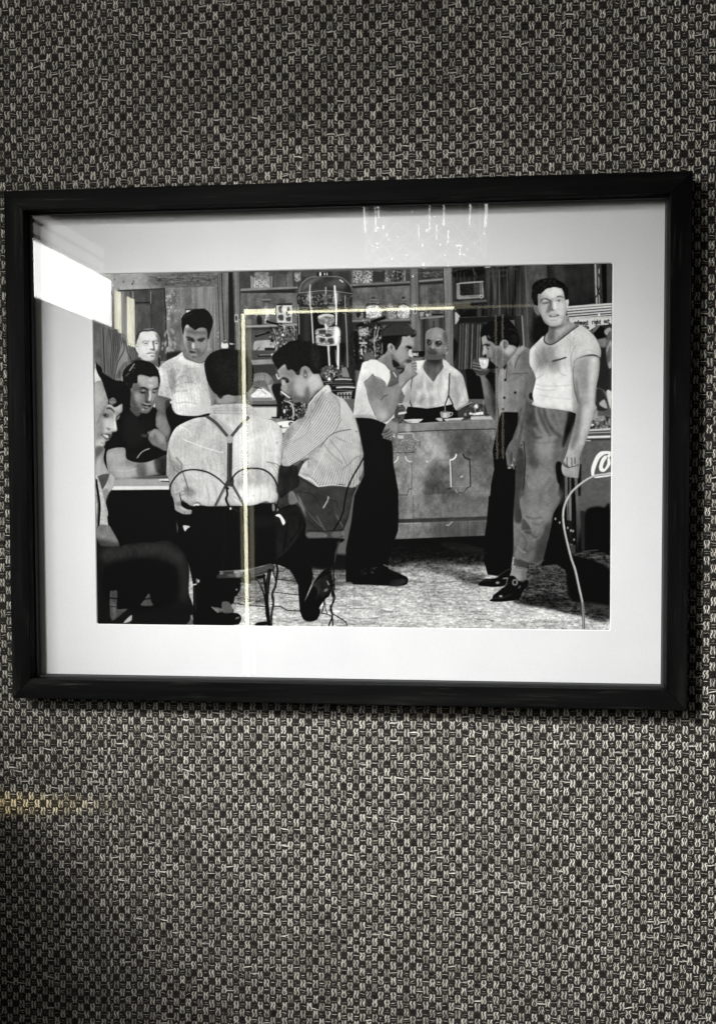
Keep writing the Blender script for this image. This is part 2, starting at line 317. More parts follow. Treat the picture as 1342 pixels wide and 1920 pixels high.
def relief(m, x0, y0, area, t, ta, v):                    # rounds a flat shape off: lit from the upper left, falling off at its rim; folds on cloth
    vv = v if not isinstance(v, tuple) else v[0]; r = min(max(area**.5*.055, 1.6), 7.0); n = int(r*3)
    M = np.pad(m, n); h = blur(M, r); h2 = blur(M, r*.4); gy, gx = np.gradient(h); gy2, gx2 = np.gradient(h2)
    sh = (gx*.75+gy*.65)*r*38+(gx2*.6+gy2*.6)*r*.4*16-(1-h2)*26; k = .35+vv/190.0
    sh = np.clip(sh, -40, 22)[n:-n, n:-n]*k; hh, ww = m.shape
    if t in ('s', 'c', 'd') and ta >= 9: sh = sh+tex('f')[y0:y0+hh, x0:x0+ww]*(4+vv*.13 if vv > 140 else 3+vv*.05)
    elif area > 600: sh = sh+tex('k')[y0:y0+hh, x0:x0+ww]*(3+vv*.06)
    cv[y0:y0+hh, x0:x0+ww] = np.clip(cv[y0:y0+hh, x0:x0+ww]+sh*m, 4, 246)
def B(p, v, b=12, a=1.0, **k):
    KEEPT[0] = True; P(p, v, b=b, a=a, clip=True, **k); KEEPT[0] = False      # soft tone inside the last shape
def L(p, w, v, a=1.0, b=0, clip=False, s=1, w2=None):                 # stroke, width in crop units
    q = cpt(p); q = smooth(q, False) if s and len(q) > 2 else q; W = w*K*S_/2; W2 = W if w2 is None else w2*K*S_/2; B_ = .35+b*K*S_
    mx = max(W, W2)+B_+1; x0 = max(int(q[:,0].min()-mx), 0); x1 = min(int(q[:,0].max()+mx)+1, CW); y0 = max(int(q[:,1].min()-mx), 0); y1 = min(int(q[:,1].max()+mx)+1, CH)
    if x1 <= x0 or y1 <= y0: return
    m = np.zeros((y1-y0, x1-x0)); n = len(q)-1
    for i in range(n):
        a0, b0 = q[i], q[i+1]; wi = W+(W2-W)*(i+.5)/n
        X0 = max(int(min(a0[0], b0[0])-mx), x0); X1 = min(int(max(a0[0], b0[0])+mx)+1, x1); Y0 = max(int(min(a0[1], b0[1])-mx), y0); Y1 = min(int(max(a0[1], b0[1])+mx)+1, y1)
        if X1 <= X0 or Y1 <= Y0: continue
        yy, xx = np.mgrid[Y0:Y1, X0:X1]; d = b0-a0; l2 = max(d@d, 1e-9)
        t = np.clip(((xx-a0[0])*d[0]+(yy-a0[1])*d[1])/l2, 0, 1); dist = np.hypot(xx-a0[0]-t*d[0], yy-a0[1]-t*d[1])
        k = np.clip((wi-dist)/(2*B_)+.5, 0, 1)*min(1, wi*2+.1); sub = m[Y0-y0:Y1-y0, X0-x0:X1-x0]; np.maximum(sub, k, out=sub)
    put(m, x0, y0, v, a, None, 0, clip)
def E(cx, cy, rx, ry, v, b=0, a=1.0, ang=0, clip=False, **k):
    t = np.linspace(0, 2*math.pi, 25)[:-1]; c, s = math.cos(math.radians(ang)), math.sin(math.radians(ang))
    x = rx*np.cos(t); y = ry*np.sin(t); P(np.stack([cx+x*c-y*s, cy+x*s+y*c], 1), v, b=b, a=a, clip=clip, **k)
def D(cx, cy, rx, ry, v, a=.6, ang=0, b=None):
    KEEPT[0] = True; E(cx, cy, rx, ry, v, b=b or min(rx, ry)*.45, a=a, ang=ang, clip=True); KEEPT[0] = False   # soft dab inside the last shape
def R(x0, y0, x1, y1, v, **k): P([x0, y0, x1, y0, x1, y1, x0, y1], v, s=0, **k)
def spark(x0, y0, x1, y1, n, lo, hi, r=(3, 9), seed=1, a=.9):
    g = np.random.default_rng(seed)
    for _ in range(n):
        x, y = g.uniform(x0, x1), g.uniform(y0, y1); q = g.uniform(*r); E(x, y, q*g.uniform(.5, 1), q, g.uniform(lo, hi), b=3.0, a=a*.85, keep=False)
FONT = {'r':[(0,4,0,0),(0,3,1,4,2,3.6)],'e':[(0,2,2,2.2,2,3,1,4,0,2,1,0,2,.6)],'s':[(2,3.5,1,4,0,3,2,1,1,0,0,.6)],'h':[(0,6.5,0,0),(0,3,1,4,2,3,2,0)],'m':[(0,4,0,0),(0,3,.8,4,1.5,3,1.5,0),(1.5,3,2.3,4,3,3,3,0)],
 'n':[(0,4,0,0),(0,3,1,4,2,3,2,0)],'t':[(1,6,1,0,2,0),(0,4,2,4)],'i':[(.5,4,.5,0),(.5,5.6,.5,6)],'g':[(2,4,1,4,0,2,1,.6,2,2),(2,4,2,-1.6,0,-2)],'o':[(1,4,0,2,1,0,2,2,1,4)],'u':[(0,4,0,1,1,0,2,1),(2,4,2,0)],'f':[(2,6,1,6,.8,4,.8,0),(0,4,2,4)],
 'b':[(0,6.5,0,0),(0,3,1,4,2,2,1,0,0,.6)],'l':[(.5,6.5,.5,0)],'A':[(0,0,1.2,6,2.4,0),(.5,2,1.9,2)],'D':[(0,0,0,6,1.4,6,2.2,3,1.4,0,0,0)],'L':[(0,6,0,0,2,0)],'E':[(2,6,0,6,0,0,2,0),(0,3,1.6,3)],'C':[(2.2,5,1.2,6,0,3,1.2,0,2.2,1)],'R':[(0,0,0,6,1.6,6,2,4.6,1.6,3,0,3),(1,3,2.2,0)],'O':[(1.2,6,0,3,1.2,0,2.4,3,1.2,6)],'N':[(0,0,0,6,2.2,0,2.2,6)],'T':[(0,6,2.4,6),(1.2,6,1.2,0)]}
def word(s, x, y, h, w, v, sl=0.0, a=1.0):
    u = h/6.0
    for ch in s:
        if ch == ' ': x += 2.4*u; continue
        W = 0
        for st in FONT[ch]:
            q = np.array(st, float).reshape(-1, 2); W = max(W, q[:,0].max()); L(np.stack([x+q[:,0]*u, y-q[:,1]*u+sl*(q[:,0]*u+x)], 1), w, v, a=a, s=0)
        x += (W+1.1)*u
# ---- room behind: door, boards, panelling
at(170, 480)
R(0, 100, 1400, 1342, 104, t='w', ta=28)
P([0,150,1342,140,1342,300,1190,290,690,300,190,325,0,330], (158,100,200,0,1100,0), s=0, t='m', ta=46)
P([530,170,1190,165,1190,275,700,295,640,300], 96, b=14, s=0, t='h', ta=42)
P([60,180,530,170,525,300,190,320,60,325], 158, b=8, s=0, t='d', ta=18)
for x,y in ((225,220),(305,240),(388,262),(402,235),(262,305),(395,255),(130,215)): E(x,y,4,9,40,b=2)
P([190,322,690,300,700,520,715,740,720,985,300,1000,190,900], 62, s=0, t='c', ta=14)
R(400,330,556,430,66,t='c',ta=16); R(415,455,562,900,76,t='c',ta=18)
L([200,447,552,432],9,18,s=0); L([562,330,562,440],5,150); L([563,455,566,900],4,34,s=0); L([200,322,690,302],6,24,s=0)
L([660,330,668,980],3,48,s=0)
R(200,330,410,900,104,t='w',ta=60)
P([700,300,1190,285,1190,985,720,985], 122, s=0, t='w', ta=34)
P([700,310,830,310,850,700,880,985,725,985], 104, b=20, s=0, t='c', ta=34)
for i in range(5):                                                     # cathedral grain round the knot
    q=22+i*26; L([860-q*.5,985, 850-q*.25,640, 885-q*.6,430, 925,330-q*1.3, 968+q*.7,430, 985+q*.6,700, 990+q*.9,985], 5, 84+i*4, a=.6, b=1)
E(925,420,26,50,100,b=3); L([900,400,905,470,935,492,958,440],5,70,a=.7); L([912,395,922,440,940,445],4,78,a=.7)
for i in range(7): L([1060+i*17,300, 1066+i*18,600, 1050+i*20,980],4,88,a=.6,b=1)
L([690,302,692,420,703,520,704,700,716,760,720,985],9,18)
spark(705,300,860,620,44,170,230,r=(3,8),seed=3); spark(700,360,760,600,16,190,240,r=(4,9),seed=4)
for k in range(26):
    g=np.random.default_rng(50+k); x,y=g.uniform(670,800),g.uniform(700,930); E(x,y,8,g.uniform(14,32),g.uniform(140,185),b=4,ang=-25 if x>720 else 15,a=.75,keep=False)
P([722,905,880,900,770,960,720,985],30,b=8)
spark(1160,700,1220,880,8,170,220,seed=6)
R(892,503,1075,540,60); R(896,508,940,530,226)
L([885,500,1070,493],7,40,s=0)
# boards on the right of this wall
P([1190,160,1305,155,1330,905,1215,905],108,s=0,t='w',ta=30); L([1193,290,1215,880],6,42,s=0); L([1228,160,1232,400,1254,800],8,26,s=0); L([1190,165,1190,300],5,60,s=0)
L([1238,170,1262,800],4,150,s=0,a=.6); P([1302,155,1350,155,1350,905,1330,905],24,s=0)
# wood at the far left
P([20,600,290,700,460,950,330,1010,240,1180,20,1100],96,t='w',ta=30,s=0); L([112,650,118,800,128,1090],9,34)
for i,x in enumerate((180,196,212,230,246,262)):
    L([x,690, x+14+i*3,860, x+4,960, x+18-i*2,1140],6,30,a=.75,b=1)
P([310,810,350,980,300,1010,215,1160,240,1010],128,b=6); L([300,770,310,880,250,1000,215,1160],10,42,a=.8,b=2); L([320,800,345,900,380,980],9,44,a=.8,b=2)
for i in range(5): L([350+i*17,800+i*14, 372+i*15,920, 380+i*15,990],6,40,a=.8,b=1)
P([20,610,100,640,105,1080,20,1060],88,s=0,t='c',ta=20)
R(14,600,24,1342,26)
# shelves
at(430, 480)
R(95,130,1342,1342,82,t='m',ta=26)
P([-10,150,35,150,55,905,-10,905],26,s=0); P([28,150,95,150,105,1000,60,1000],112,s=0,t='w',ta=22); L([32,150,62,900],5,40,s=0); L([92,150,104,900],6,48,s=0)
L([0,820,42,828],14,190,s=0); R(48,545,80,620,176); E(64,582,9,26,40,b=2)
R(100,140,1342,305,62,t='c',ta=18)
R(198,185,400,302,70); R(232,150,368,300,120,t='s',ta=26)
P([240,235,290,220,340,235,372,270,370,300,240,300],150,t='s',ta=60)
for x in (203,220,236): L([x,185+(x%7)*4,x+2,302],7,205,s=0)
for x in (366,380,396): L([x,190,x,298],6,190,s=0,a=.85)
R(420,165,540,300,74,t='c',ta=20); L([540,170,548,300],6,130,s=0); P([545,155,585,155,600,300,552,300],96,s=0); R(610,150,668,235,120,t='s',ta=50); spark(618,160,660,235,14,170,240,seed=8)
R(690,150,860,190,70)
P([105,305,640,285,640,305,105,328],128,s=0,t='c',ta=14); P([105,330,640,306,640,345,105,375],34,s=0,b=6)
R(105,345,640,640,92,t='c',ta=26)
P([310,405,380,405,380,432,312,432],52,s=0); L([312,408,380,408],6,190,s=0); P([330,440,362,440,372,640,330,640],104,s=0); spark(330,460,372,640,24,150,240,r=(4,12),seed=9)
P([440,450,586,445,588,625,446,625],196,s=0,t='s',ta=26); P([440,446,586,442,588,460,440,462],30,s=0)
for p in ([460,480,500,470,505,520,470,530],[530,500,560,480,570,540,540,560],[455,560,500,550,505,600,470,600],[530,580,575,570,570,610,540,608]): P(p,40,b=3,a=.85)
E(515,500,26,34,214,b=4,keep=False)
P([258,570,298,570,302,640,262,640],26); P([268,545,288,545,290,575,266,575],40)
P([140,650,470,640,640,632,640,652,150,672],150,s=0); R(105,672,640,700,40,b=4)
R(150,690,640,1100,70,t='m',ta=16)
P([228,830,255,795,400,790,440,830,430,890,240,890],166,t='c',ta=30); P([330,860,430,858,430,886,330,888],30,s=0); L([240,890,280,855],6,40,s=0)
R(100,885,420,960,70); P([200,975,420,968,420,1010,215,1022],140,s=0,t='c',ta=14); R(215,1022,430,1120,52)
# espresso machine: handles and fittings left of the boiler
L([355,610,480,640],34,14,w2=22); L([362,602,470,628],5,150); L([460,650,640,680],22,30); L([462,642,560,664],6,210); L([245,750,370,712],26,20,w2=14); L([250,738,340,712],4,130)
L([275,935,385,932],26,36); L([280,926,380,924],6,170); E(404,926,16,12,220,b=2)
for p,w in (([410,680,440,760,460,860],22),([540,670,520,760,480,860],22),([610,660,612,800],22),([690,640,680,800],16)):
    L(p,w,34); L([v-(3 if i%2==0 else 0) for i,v in enumerate(p)],w*.3,220,a=.8)
E(405,785,22,24,16,b=2); E(520,775,24,34,60,b=3); E(500,740,12,12,240,b=2)
spark(380,660,700,860,120,120,255,r=(3,12),seed=10); spark(380,660,700,860,60,10,40,r=(4,12),seed=11)
# shelf right of the boiler
R(1140,140,1350,260,70); R(1150,140,1342,255,150,t='s',ta=75); P([1140,262,1342,250,1342,270,1140,285],118,s=0); P([1140,285,1342,270,1342,300,1140,310],34,s=0,b=4)
R(1150,300,1342,600,88,t='c',ta=26)
# boiler
P([645,350,660,290,720,215,800,188,1000,188,1075,215,1140,290,1160,350,1175,380,1172,1200,640,1200,635,380],34,t='c',ta=6,s=0)
P([650,345,662,285,720,218,800,192,1000,192,1070,218,1135,285,1155,345],(66,34,650,0,1150,0),t='c',ta=14)
L([652,340,670,270,730,210,810,190,995,190,1070,215,1135,280,1158,350],10,120,b=1)
P([720,250,800,205,860,200,800,240,740,290,680,320],94,b=10); P([930,240,1050,210,1100,260,1060,300,960,290],74,b=14); L([1035,222,1062,240],12,210,b=2)
P([818,150,960,148,965,185,820,190],24,s=0); E(852,168,9,20,235,b=2); E(892,168,5,16,240,b=2); E(915,168,5,16,240,b=2); P([920,150,960,150,962,186,925,188],44,s=0)
L([648,345,900,322,1150,350],6,150,b=1); L([655,362,900,344,1150,368],5,90,b=1)
P([632,370,900,350,1175,372,1172,468,900,480,640,470],40,s=0)
g=np.random.default_rng(12)
for j in range(5):
    for i in range(46):
        x=642+i*11.4; y=378+j*20+(i%2)*8-18*math.sin(math.pi*i/46)+ (0); E(x,y,4,6,g.choice([20,90,150,215],p=[.3,.3,.25,.15])*(.65 if x>1050 else 1),b=1.5,keep=False,ang=30)
E(752,390,18,60,220,b=16,a=.7); E(1000,390,20,62,230,b=14,a=.8); E(900,400,10,50,190,b=10,a=.5)
P([640,470,900,482,1172,468,1172,500,900,512,640,500],22,s=0); L([650,478,760,484,830,480],8,120,b=2); E(960,490,46,22,190,b=10,a=.8)
R(640,500,1175,1180,16)
P([1010,490,1175,480,1180,1180,1030,1180],34,s=0,b=10,t='w',ta=10); P([1080,480,1098,480,1108,1150,1092,1150],60,s=0,b=6); R(660,520,760,820,30,b=12); R(700,540,750,800,44,b=10)
for p,w,v in (([765,480,775,650,785,830],13,205),([642,470,650,600,652,730],7,190),([1082,370,1085,500,1098,720,1108,1040],8,170),([757,270,752,330,757,480],9,225),([902,290,903,350],7,225),([985,280,990,350,1000,470,1000,640],15,245),([920,660,924,820,938,1040],16,215),([1018,840,1016,1060],22,230),([994,880,1000,1000],7,150)): L(p,w,v,b=2)
P([830,580,870,555,960,552,985,580,975,640,905,660,845,640],120,t='s',ta=50,b=3); P([835,560,905,540,975,552,975,570,905,562,840,585],205,b=3); E(905,500,24,26,14,b=3)
P([820,600,850,640,905,655,860,690,800,680,800,620],10,b=4)
P([812,690,900,672,1000,660,1030,690,1040,750,1030,830,920,840,815,822,808,750],150,t='s',ta=70); 
for p in ([840,700,900,690,900,720,850,730],[850,770,890,765,895,800,855,805],[930,780,985,775,980,820,935,815],[905,730,960,735,950,760,910,760]): P(p,36,b=3,a=.8)
P([990,660,1030,680,1035,740,1010,830,985,820,975,740],238,b=8); L([828,745,900,765,985,750],8,225,b=2); L([820,828,920,838,1025,826],8,200,b=2); E(905,665,10,36,235,b=4,ang=-10); E(930,870,8,30,220,b=4)
P([1040,820,1080,815,1090,880,1060,1000,1040,900],12,b=5)
P([850,1100,890,1040,940,1030,1000,1050,1060,1090,1050,1130,1000,1120,960,1170,900,1160],70,t='s',ta=40); spark(860,1030,1060,1160,40,130,250,r=(4,11),seed=13); spark(860,1030,1060,1160,26,8,30,r=(5,12),seed=14)
P([1050,1050,1095,1040,1130,1140,1060,1135],120,s=0); E(936,1160,13,22,255,b=3); L([936,1140,940,1215],7,240)
R(860,1170,1180,1342,20)
for y,w,v,x0,x1 in ((1158,12,190,992,1140),(1180,6,80,870,1140),(1195,6,120,900,1160),(1215,8,90,960,1160),(1232,14,205,1005,1170),(1262,6,120,960,1160),(1180,5,150,870,960)): L([x0,y,(x0+x1)/2,y-4,x1,y],w,v,b=1)
P([1010,1280,1150,1270,1140,1342,1010,1342],150,s=0,t='c',ta=20); 
for x in (1030,1060,1090,1120): L([x,1290,x+6,1330],11,22); L([x-12,1308,x+16,1306],8,26)
# fan and papers between the two seated men
P([190,1190,215,1120,270,1095,350,1100,400,1150,410,1200,330,1250,240,1240],120,t='c',ta=20)
for i in range(8): L([300,1260, 218+i*25,1118+abs(i-3)*6],4,196,a=.7,s=0)
P([195,1190,330,1170,345,1250,210,1260],96,t='c',ta=20); P([360,1210,465,1200,470,1342,400,1342],168,s=0,t='c',ta=24)
P([215,1300,280,1250,320,1242,380,1290,395,1342,200,1342],212,t='s',ta=26); L([240,1290,300,1250,340,1262],9,30); L([440,1110,455,1150,470,1140],14,200); 
at(430, 700)
P([185,140,400,130,470,170,480,250,190,250],120,b=4,t='c',ta=24); P([360,110,470,105,470,250,400,245],172,s=0,t='c',ta=26); L([408,160,420,240],8,60,a=.5); P([200,210,240,170,290,132,350,160,395,200,385,230,230,228],222,t='s',ta=22); L([300,160,340,190],9,120,a=.6); L([230,130,300,140],8,30)
P([190,228,400,226,405,262,195,262],128,s=0); L([195,262,405,262],4,60,s=0); P([190,262,405,265,405,296,190,296],96,s=0); R(190,292,470,310,22); P([180,312,440,310,445,420,330,440,180,420],196,s=0,t='c',ta=8); L([185,315,440,314],6,90,s=0)
P([410,100,760,180,760,460,480,560,440,440,450,300],22,b=3); spark(480,180,740,440,110,90,250,r=(3,13),seed=15); L([485,170,560,225],16,225,b=2); L([540,260,590,300,600,400],12,200,b=2); E(515,355,12,20,210,b=2); L([700,300,715,360],10,225)
P([340,435,480,425,560,450,560,520,500,560,440,500],120,t='c',ta=30); L([400,412,450,415],14,22); P([450,460,590,445,605,480,560,505,480,500],232); E(578,475,24,20,26,b=2); E(580,475,14,11,150,b=2); P([465,492,490,488,490,512,468,512],24,s=0); P([480,520,550,520,500,560],218); 
# shelves between boiler and the two posts
at(660, 480)
R(0,125,545,262,72,t='c',ta=16); R(0,130,15,250,108); R(12,135,190,255,128,t='s',ta=88); R(192,145,292,240,46); R(296,130,540,238,86,t='w',ta=60); spark(300,140,520,236,70,110,210,r=(3,9),seed=16); L([410,130,412,236],8,24,s=0); L([296,130,296,238],7,20,s=0); R(500,130,540,235,58)
P([0,262,545,232,545,254,0,280],112,s=0,t='c',ta=12); P([0,282,545,256,545,280,0,310],30,s=0,b=5)
P([0,300,545,275,545,590,0,600],90,s=0,t='m',ta=34); R(470,290,545,560,104,b=10,t='c',ta=20)
for cx,cy,w,h,f in ((200,480,76,90,1),(482,480,60,84,1)):
    P([cx-w,cy+90,cx-w*1.0,cy-10,cx-w*.5,cy-50,cx-14,cy-62,cx-14,cy-90,cx+14,cy-92,cx+14,cy-62,cx+w*.55,cy-50,cx+w,cy-6,cx+w,cy+90],64,t='s',ta=30)
    P([cx-w+8,cy+92,cx-w+8,cy+6,cx,cy-22,cx+w-8,cy+6,cx+w-10,cy+92],178,t='s',ta=90)
    L([cx-w,cy-10,cx-w*.5,cy-52,cx-14,cy-64,cx-12,cy-96,cx+14,cy-98],5,30); L([cx-w*.6,cy-44,cx,cy-52,cx+w*.6,cy-40],5,170,b=1); L([cx-16,cy-70,cx+18,cy-72],8,150)
P([30,460,95,470,98,580,30,580],110,s=0,t='s',ta=30); P([35,520,70,500,75,560,45,575],28,b=2); R(105,490,130,585,40)
P([330,480,360,440,390,480,412,575,335,580],134,t='s',ta=36)
P([0,600,540,588,540,606,0,622],120,s=0); P([0,620,560,606,560,640,0,660],40,b=5,s=0)
R(0,640,280,1000,44,t='m',ta=16)
# cabinet posts and narrow bay
R(620,120,860,260,58); P([650,140,745,135,748,210,655,215],46,s=0,t='s',ta=20); P([752,140,845,136,848,205,755,210],64,s=0,t='s',ta=26); P([660,150,740,145,735,195,670,200],76,t='s',ta=50); P([620,228,858,206,858,228,620,246],128,s=0); P([620,246,858,228,858,262,620,280],38,s=0,b=5)
P([620,270,858,258,862,560,625,575],72,s=0,t='c',ta=30); P([640,280,705,275,710,480,645,480],98,s=0,b=5,t='c',ta=20)
P([625,575,862,556,862,574,640,592],122,s=0); P([640,592,862,575,865,900,640,900],60,s=0,t='w',ta=30); L([668,600,672,880],10,24,s=0); L([762,610,765,700],8,24,s=0)
P([630,525,670,522,670,562,632,566],150,s=0); spark(690,520,750,562,16,120,240,seed=18); L([750,545,850,548],12,16)
P([540,120,618,118,640,900,560,900],106,s=0,t='w',ta=24); L([541,120,548,560],6,50,s=0); L([617,120,630,600],6,36,s=0)
R(572,452,604,542,188); E(588,475,9,11,30,b=2); E(588,515,9,20,30,b=2); R(583,470,593,515,30)
P([850,112,935,108,960,1010,880,1010],112,s=0,t='w',ta=24); L([852,112,872,860],7,30,s=0); L([934,110,945,450,955,1000],7,50,s=0); L([940,460,950,900],6,170,s=0,a=.7)
# dark corner with radio
at(660, 480)
P([935,108,1342,92,1342,1342,955,1342],44,s=0,t='w',ta=34)
R(945,115,1250,200,30); P([960,130,1230,120,1230,170,1100,190,960,190],16,b=8); L([1130,110,1150,170],10,70); P([1250,100,1300,96,1290,106,1245,112],210)
for x in (980,1010,1045,1140,1160): L([x,150,x+4,200],7,70,a=.7)
P([1255,110,1290,105,1310,560,1275,560],78,s=0,b=6,t='w',ta=20); L([1250,110,1262,440],8,22,s=0)
P([978,262,1010,245,1226,232,1238,390,1000,408,978,400],118,s=0,t='c',ta=16); P([1008,260,1195,250,1200,358,1012,372],30,s=0,t='s',ta=12)
for i in range(8): L([1140,262+i*12,1196,258+i*12],5,110,s=0,a=.8)
L([978,258,1228,236],7,170,s=0); L([1205,250,1212,370],7,60,s=0); L([1000,270,1006,372],6,150,s=0,a=.6); E(1010,380,12,14,190,b=2); E(1010,380,6,7,40,b=1); E(1212,378,16,17,196,b=2); E(1212,378,8,9,40,b=1); R(1025,388,1190,392,180)
P([940,430,1130,412,1315,405,1315,425,1130,440,945,452],84,s=0,t='c',ta=12); P([945,452,1310,428,1310,450,945,470],22,s=0,b=4)
P([955,470,1342,450,1342,560,1000,570],40,s=0,t='w',ta=40)
P([962,530,990,540,1010,575,965,640],176); L([960,530,960,640],6,60)
P([1040,540,1080,510,1140,490,1160,600,1030,590],14,b=3); P([1000,575,1342,560,1342,625,1005,630],24,s=0); L([1000,575,1342,562],5,80,s=0); L([1005,628,1342,622],5,70,s=0)
P([990,630,1230,625,1200,1080,960,1060],34,s=0)
for x,w,v in ((1015,7,120),(1040,22,66),(1068,6,170),(1085,22,80),(1112,10,40),(1128,8,150),(1150,16,46),(1178,12,110),(1200,10,130)): L([x,640,x-8,900,x-14,1060],w,v,s=0,a=.85)
L([1135,500,1165,560,1170,640],9,18); P([950,780,975,800,990,840,960,980,948,1000],10,b=3); P([1060,1060,1200,1060,1342,1100,1342,1342,1090,1342],10,s=0)
# machine fittings and HALE sign under the shelf
P([10,660,280,650,270,1000,0,1050],30,t='s',ta=20); spark(10,650,320,960,190,90,255,r=(3,13),seed=19); spark(10,650,280,960,90,6,30,r=(5,14),seed=20); R(40,810,140,822,205); P([60,690,140,680,150,740,70,750],150,b=6,t='s',ta=50)
L([60,650,180,610,295,575],30,16,w2=38); L([110,622,290,562],5,110); spark(100,600,180,640,10,150,240,seed=21); P([20,720,30,1000,60,1000,60,740],16,b=4); L([85,870,88,920],12,225); L([210,700,205,820,215,930],10,190,a=.7); L([250,660,225,760,205,800],8,210,a=.7)
P([110,930,180,900,220,980,130,1000],90,b=6)
P([560,895,690,890,690,945,565,945],10,s=0); word('DALE',570,932,24,6,226); P([560,955,690,945,690,985,560,985],70,s=0); P([560,985,700,975,640,1080,600,1100],222,s=0)
at(890, 480)
# right background: dark wall, pipe, sign, cooler
P([0,95,420,75,470,560,500,900,0,900],0,a=0,s=0,keep=False)
P([90,110,420,85,430,560,120,570],50,s=0,t='w',ta=44)
for x,v in ((222,110),(300,90),(340,24),(395,20),(150,22)): L([x,130,x+10,540],9,v,s=0,a=.6)
P([110,130,400,110,400,130,110,155],60,s=0,a=.6); P([120,185,300,170,300,190,120,205],60,s=0,a=.5)
P([0,575,370,560,370,600,0,610],24,s=0); P([370,560,440,560,480,880,380,900],34,s=0,t='w',ta=20)
P([415,80,485,76,500,560,510,900,450,900,430,500],(34,70,410,0,500,0),s=0,t='w',ta=18); L([470,85,485,420,500,800],9,96,s=0,b=2); L([440,560,460,880],12,140,s=0,b=2)
P([485,76,690,68,690,260,560,620,500,880],72,s=0,t='c',ta=18,b=2); P([500,480,640,480,640,880,510,880],52,s=0,t='c',ta=20,b=6)
P([545,600,700,560,700,760,560,880],18,b=16)
P([670,70,1120,62,1140,440,860,480,700,500],32,s=0,t='m',ta=14); P([740,80,830,74,840,260,770,230],58,b=16,a=.8); P([900,90,1100,90,1120,380,880,440],36,b=20,t='c',ta=10,a=.8)
P([1115,66,1185,62,1200,445,1130,450],(86,40,1120,0,1200,0),s=0,t='c',ta=14); L([1128,70,1133,260,1142,445],8,200,s=0,b=1); L([1160,200,1166,445],7,170,s=0,b=1); L([1163,120,1163,160],6,210); L([1140,280,1160,340,1185,390],9,16); L([1170,270,1155,340,1130,390],7,20)
P([1185,62,1235,60,1240,440,1200,445],12,s=0); P([1235,60,1290,58,1288,440,1240,440],52,s=0,t='c',ta=8)
P([860,470,1285,440,1285,570,870,580],196,s=0)
for i,o in enumerate((0,26,52,76,98)): L([862,492+o,1285,458+o],(6,8,9,10,12)[i],(70,30,34,26,30)[i],s=0)
E(1165,552,12,12,240,b=2); P([880,582,1285,560,1285,570,880,592],196,s=0); P([880,592,1282,572,1282,690,1000,695,900,640],196,s=0,t='c',ta=6)
for t_,x_,y_,h_ in (('eshment',930,640,36),('right',1100,634,36),('out',1210,626,36),('ottle',990,682,35)): word(t_,x_,y_,h_,7.5,36)
P([1090,690,1150,650,1285,640,1285,1342,1130,1342,1140,900],40,s=0,t='c',ta=16)
P([1150,650,1215,680,1230,730,1200,770,1140,770,1120,720],16); P([1100,700,1140,650,1170,660,1110,720],96); E(1265,645,16,14,40,b=2); P([1215,700,1260,670,1285,690,1285,740,1230,740],150,b=3); P([1150,790,1220,770,1260,800,1220,860,1175,850],110,b=4,t='c',ta=20); P([1240,750,1283,700,1283,830,1230,900],88,b=5,t='s',ta=20)
P([1225,930,1250,830,1283,800,1283,1030,1255,1050],150,b=4); P([1238,930,1255,860,1275,850,1275,960,1250,1000],90,b=5); P([1165,900,1230,900,1250,1250,1150,1240],34,b=8); P([1150,1240,1230,1270,1275,1342,1130,1342],70,b=5)
P([1255,1060,1280,1050,1280,1265,1262,1262],44,s=0); P([1240,1262,1283,1268,1283,1342,1262,1342],190,s=0)
at(890, 700)
P([1130,140,1200,160,1275,240,1275,530,1040,530,1060,420,1110,300],84,b=2,t='c',ta=14); P([1140,150,1210,180,1250,330,1160,350,1110,300],40,b=4); P([1165,290,1215,245,1240,330],160,b=3); P([1235,165,1275,175,1275,330,1250,260],190,b=2)
P([1075,420,1270,405,1270,520,1050,525],70,s=0,t='s',ta=30); spark(1070,410,1268,510,60,110,230,r=(4,14),seed=23); spark(1070,400,1268,510,40,14,40,r=(4,14),seed=24); E(1170,425,60,28,130,b=3,t='s',ta=20); L([1060,482,1110,482],12,220); P([1105,350,1150,350,1140,420,1080,430],150,b=4)
P([985,530,1272,515,1272,1342,985,1342],84,s=0,t='c',ta=8); P([1030,528,1272,512,1272,532,1030,545],190,s=0); P([1030,548,1272,534,1272,590,1020,600],70,s=0); L([1030,560,1272,550],7,190,s=0); P([1015,590,1272,582,1272,606,1010,614],214,s=0,b=2); P([1010,614,1272,606,1272,626,1010,630],46,s=0,b=3)
P([990,620,1030,620,1010,1342,975,1342],(40,96,975,0,1030,0),s=0,b=3); L([1000,640,992,860,985,1342],8,150,s=0,a=.7,b=2); L([1030,628,1080,630],8,220,b=2)
P([1000,640,1272,640,1272,1250,1180,1230,1060,1290,1000,1342],86,s=0,t='d',ta=8,b=3)
P([1180,735,1240,730,1272,735,1272,755,1220,760,1170,800,1135,880,1120,940,1130,960,1180,950,1272,930,1272,962,1200,975,1130,982,1095,960,1090,900,1110,830,1140,770],240)
P([1170,910,1165,870,1190,800,1225,770,1240,790,1215,830,1200,880,1215,895,1240,850,1245,800,1262,790,1272,850,1240,900,1210,925,1185,922],240); P([1240,770,1272,755,1272,780,1250,790],240)
P([1020,1342,1060,1270,1160,1235,1230,1250,1272,1290,1272,1342],16,b=14)
P([815,880,1000,850,985,1342,720,1342],22,s=0); P([840,900,870,890,870,1342,850,1342],108,s=0,b=2,a=.8); P([886,880,900,880,905,1342,885,1342],96,s=0,a=.8,b=1); L([940,870,965,1342],28,92,s=0,b=1); L([872,890,880,1342],5,20,s=0); L([915,890,930,1342],18,14,s=0); L([830,910,850,900],22,215,b=2)
at(890, 930)
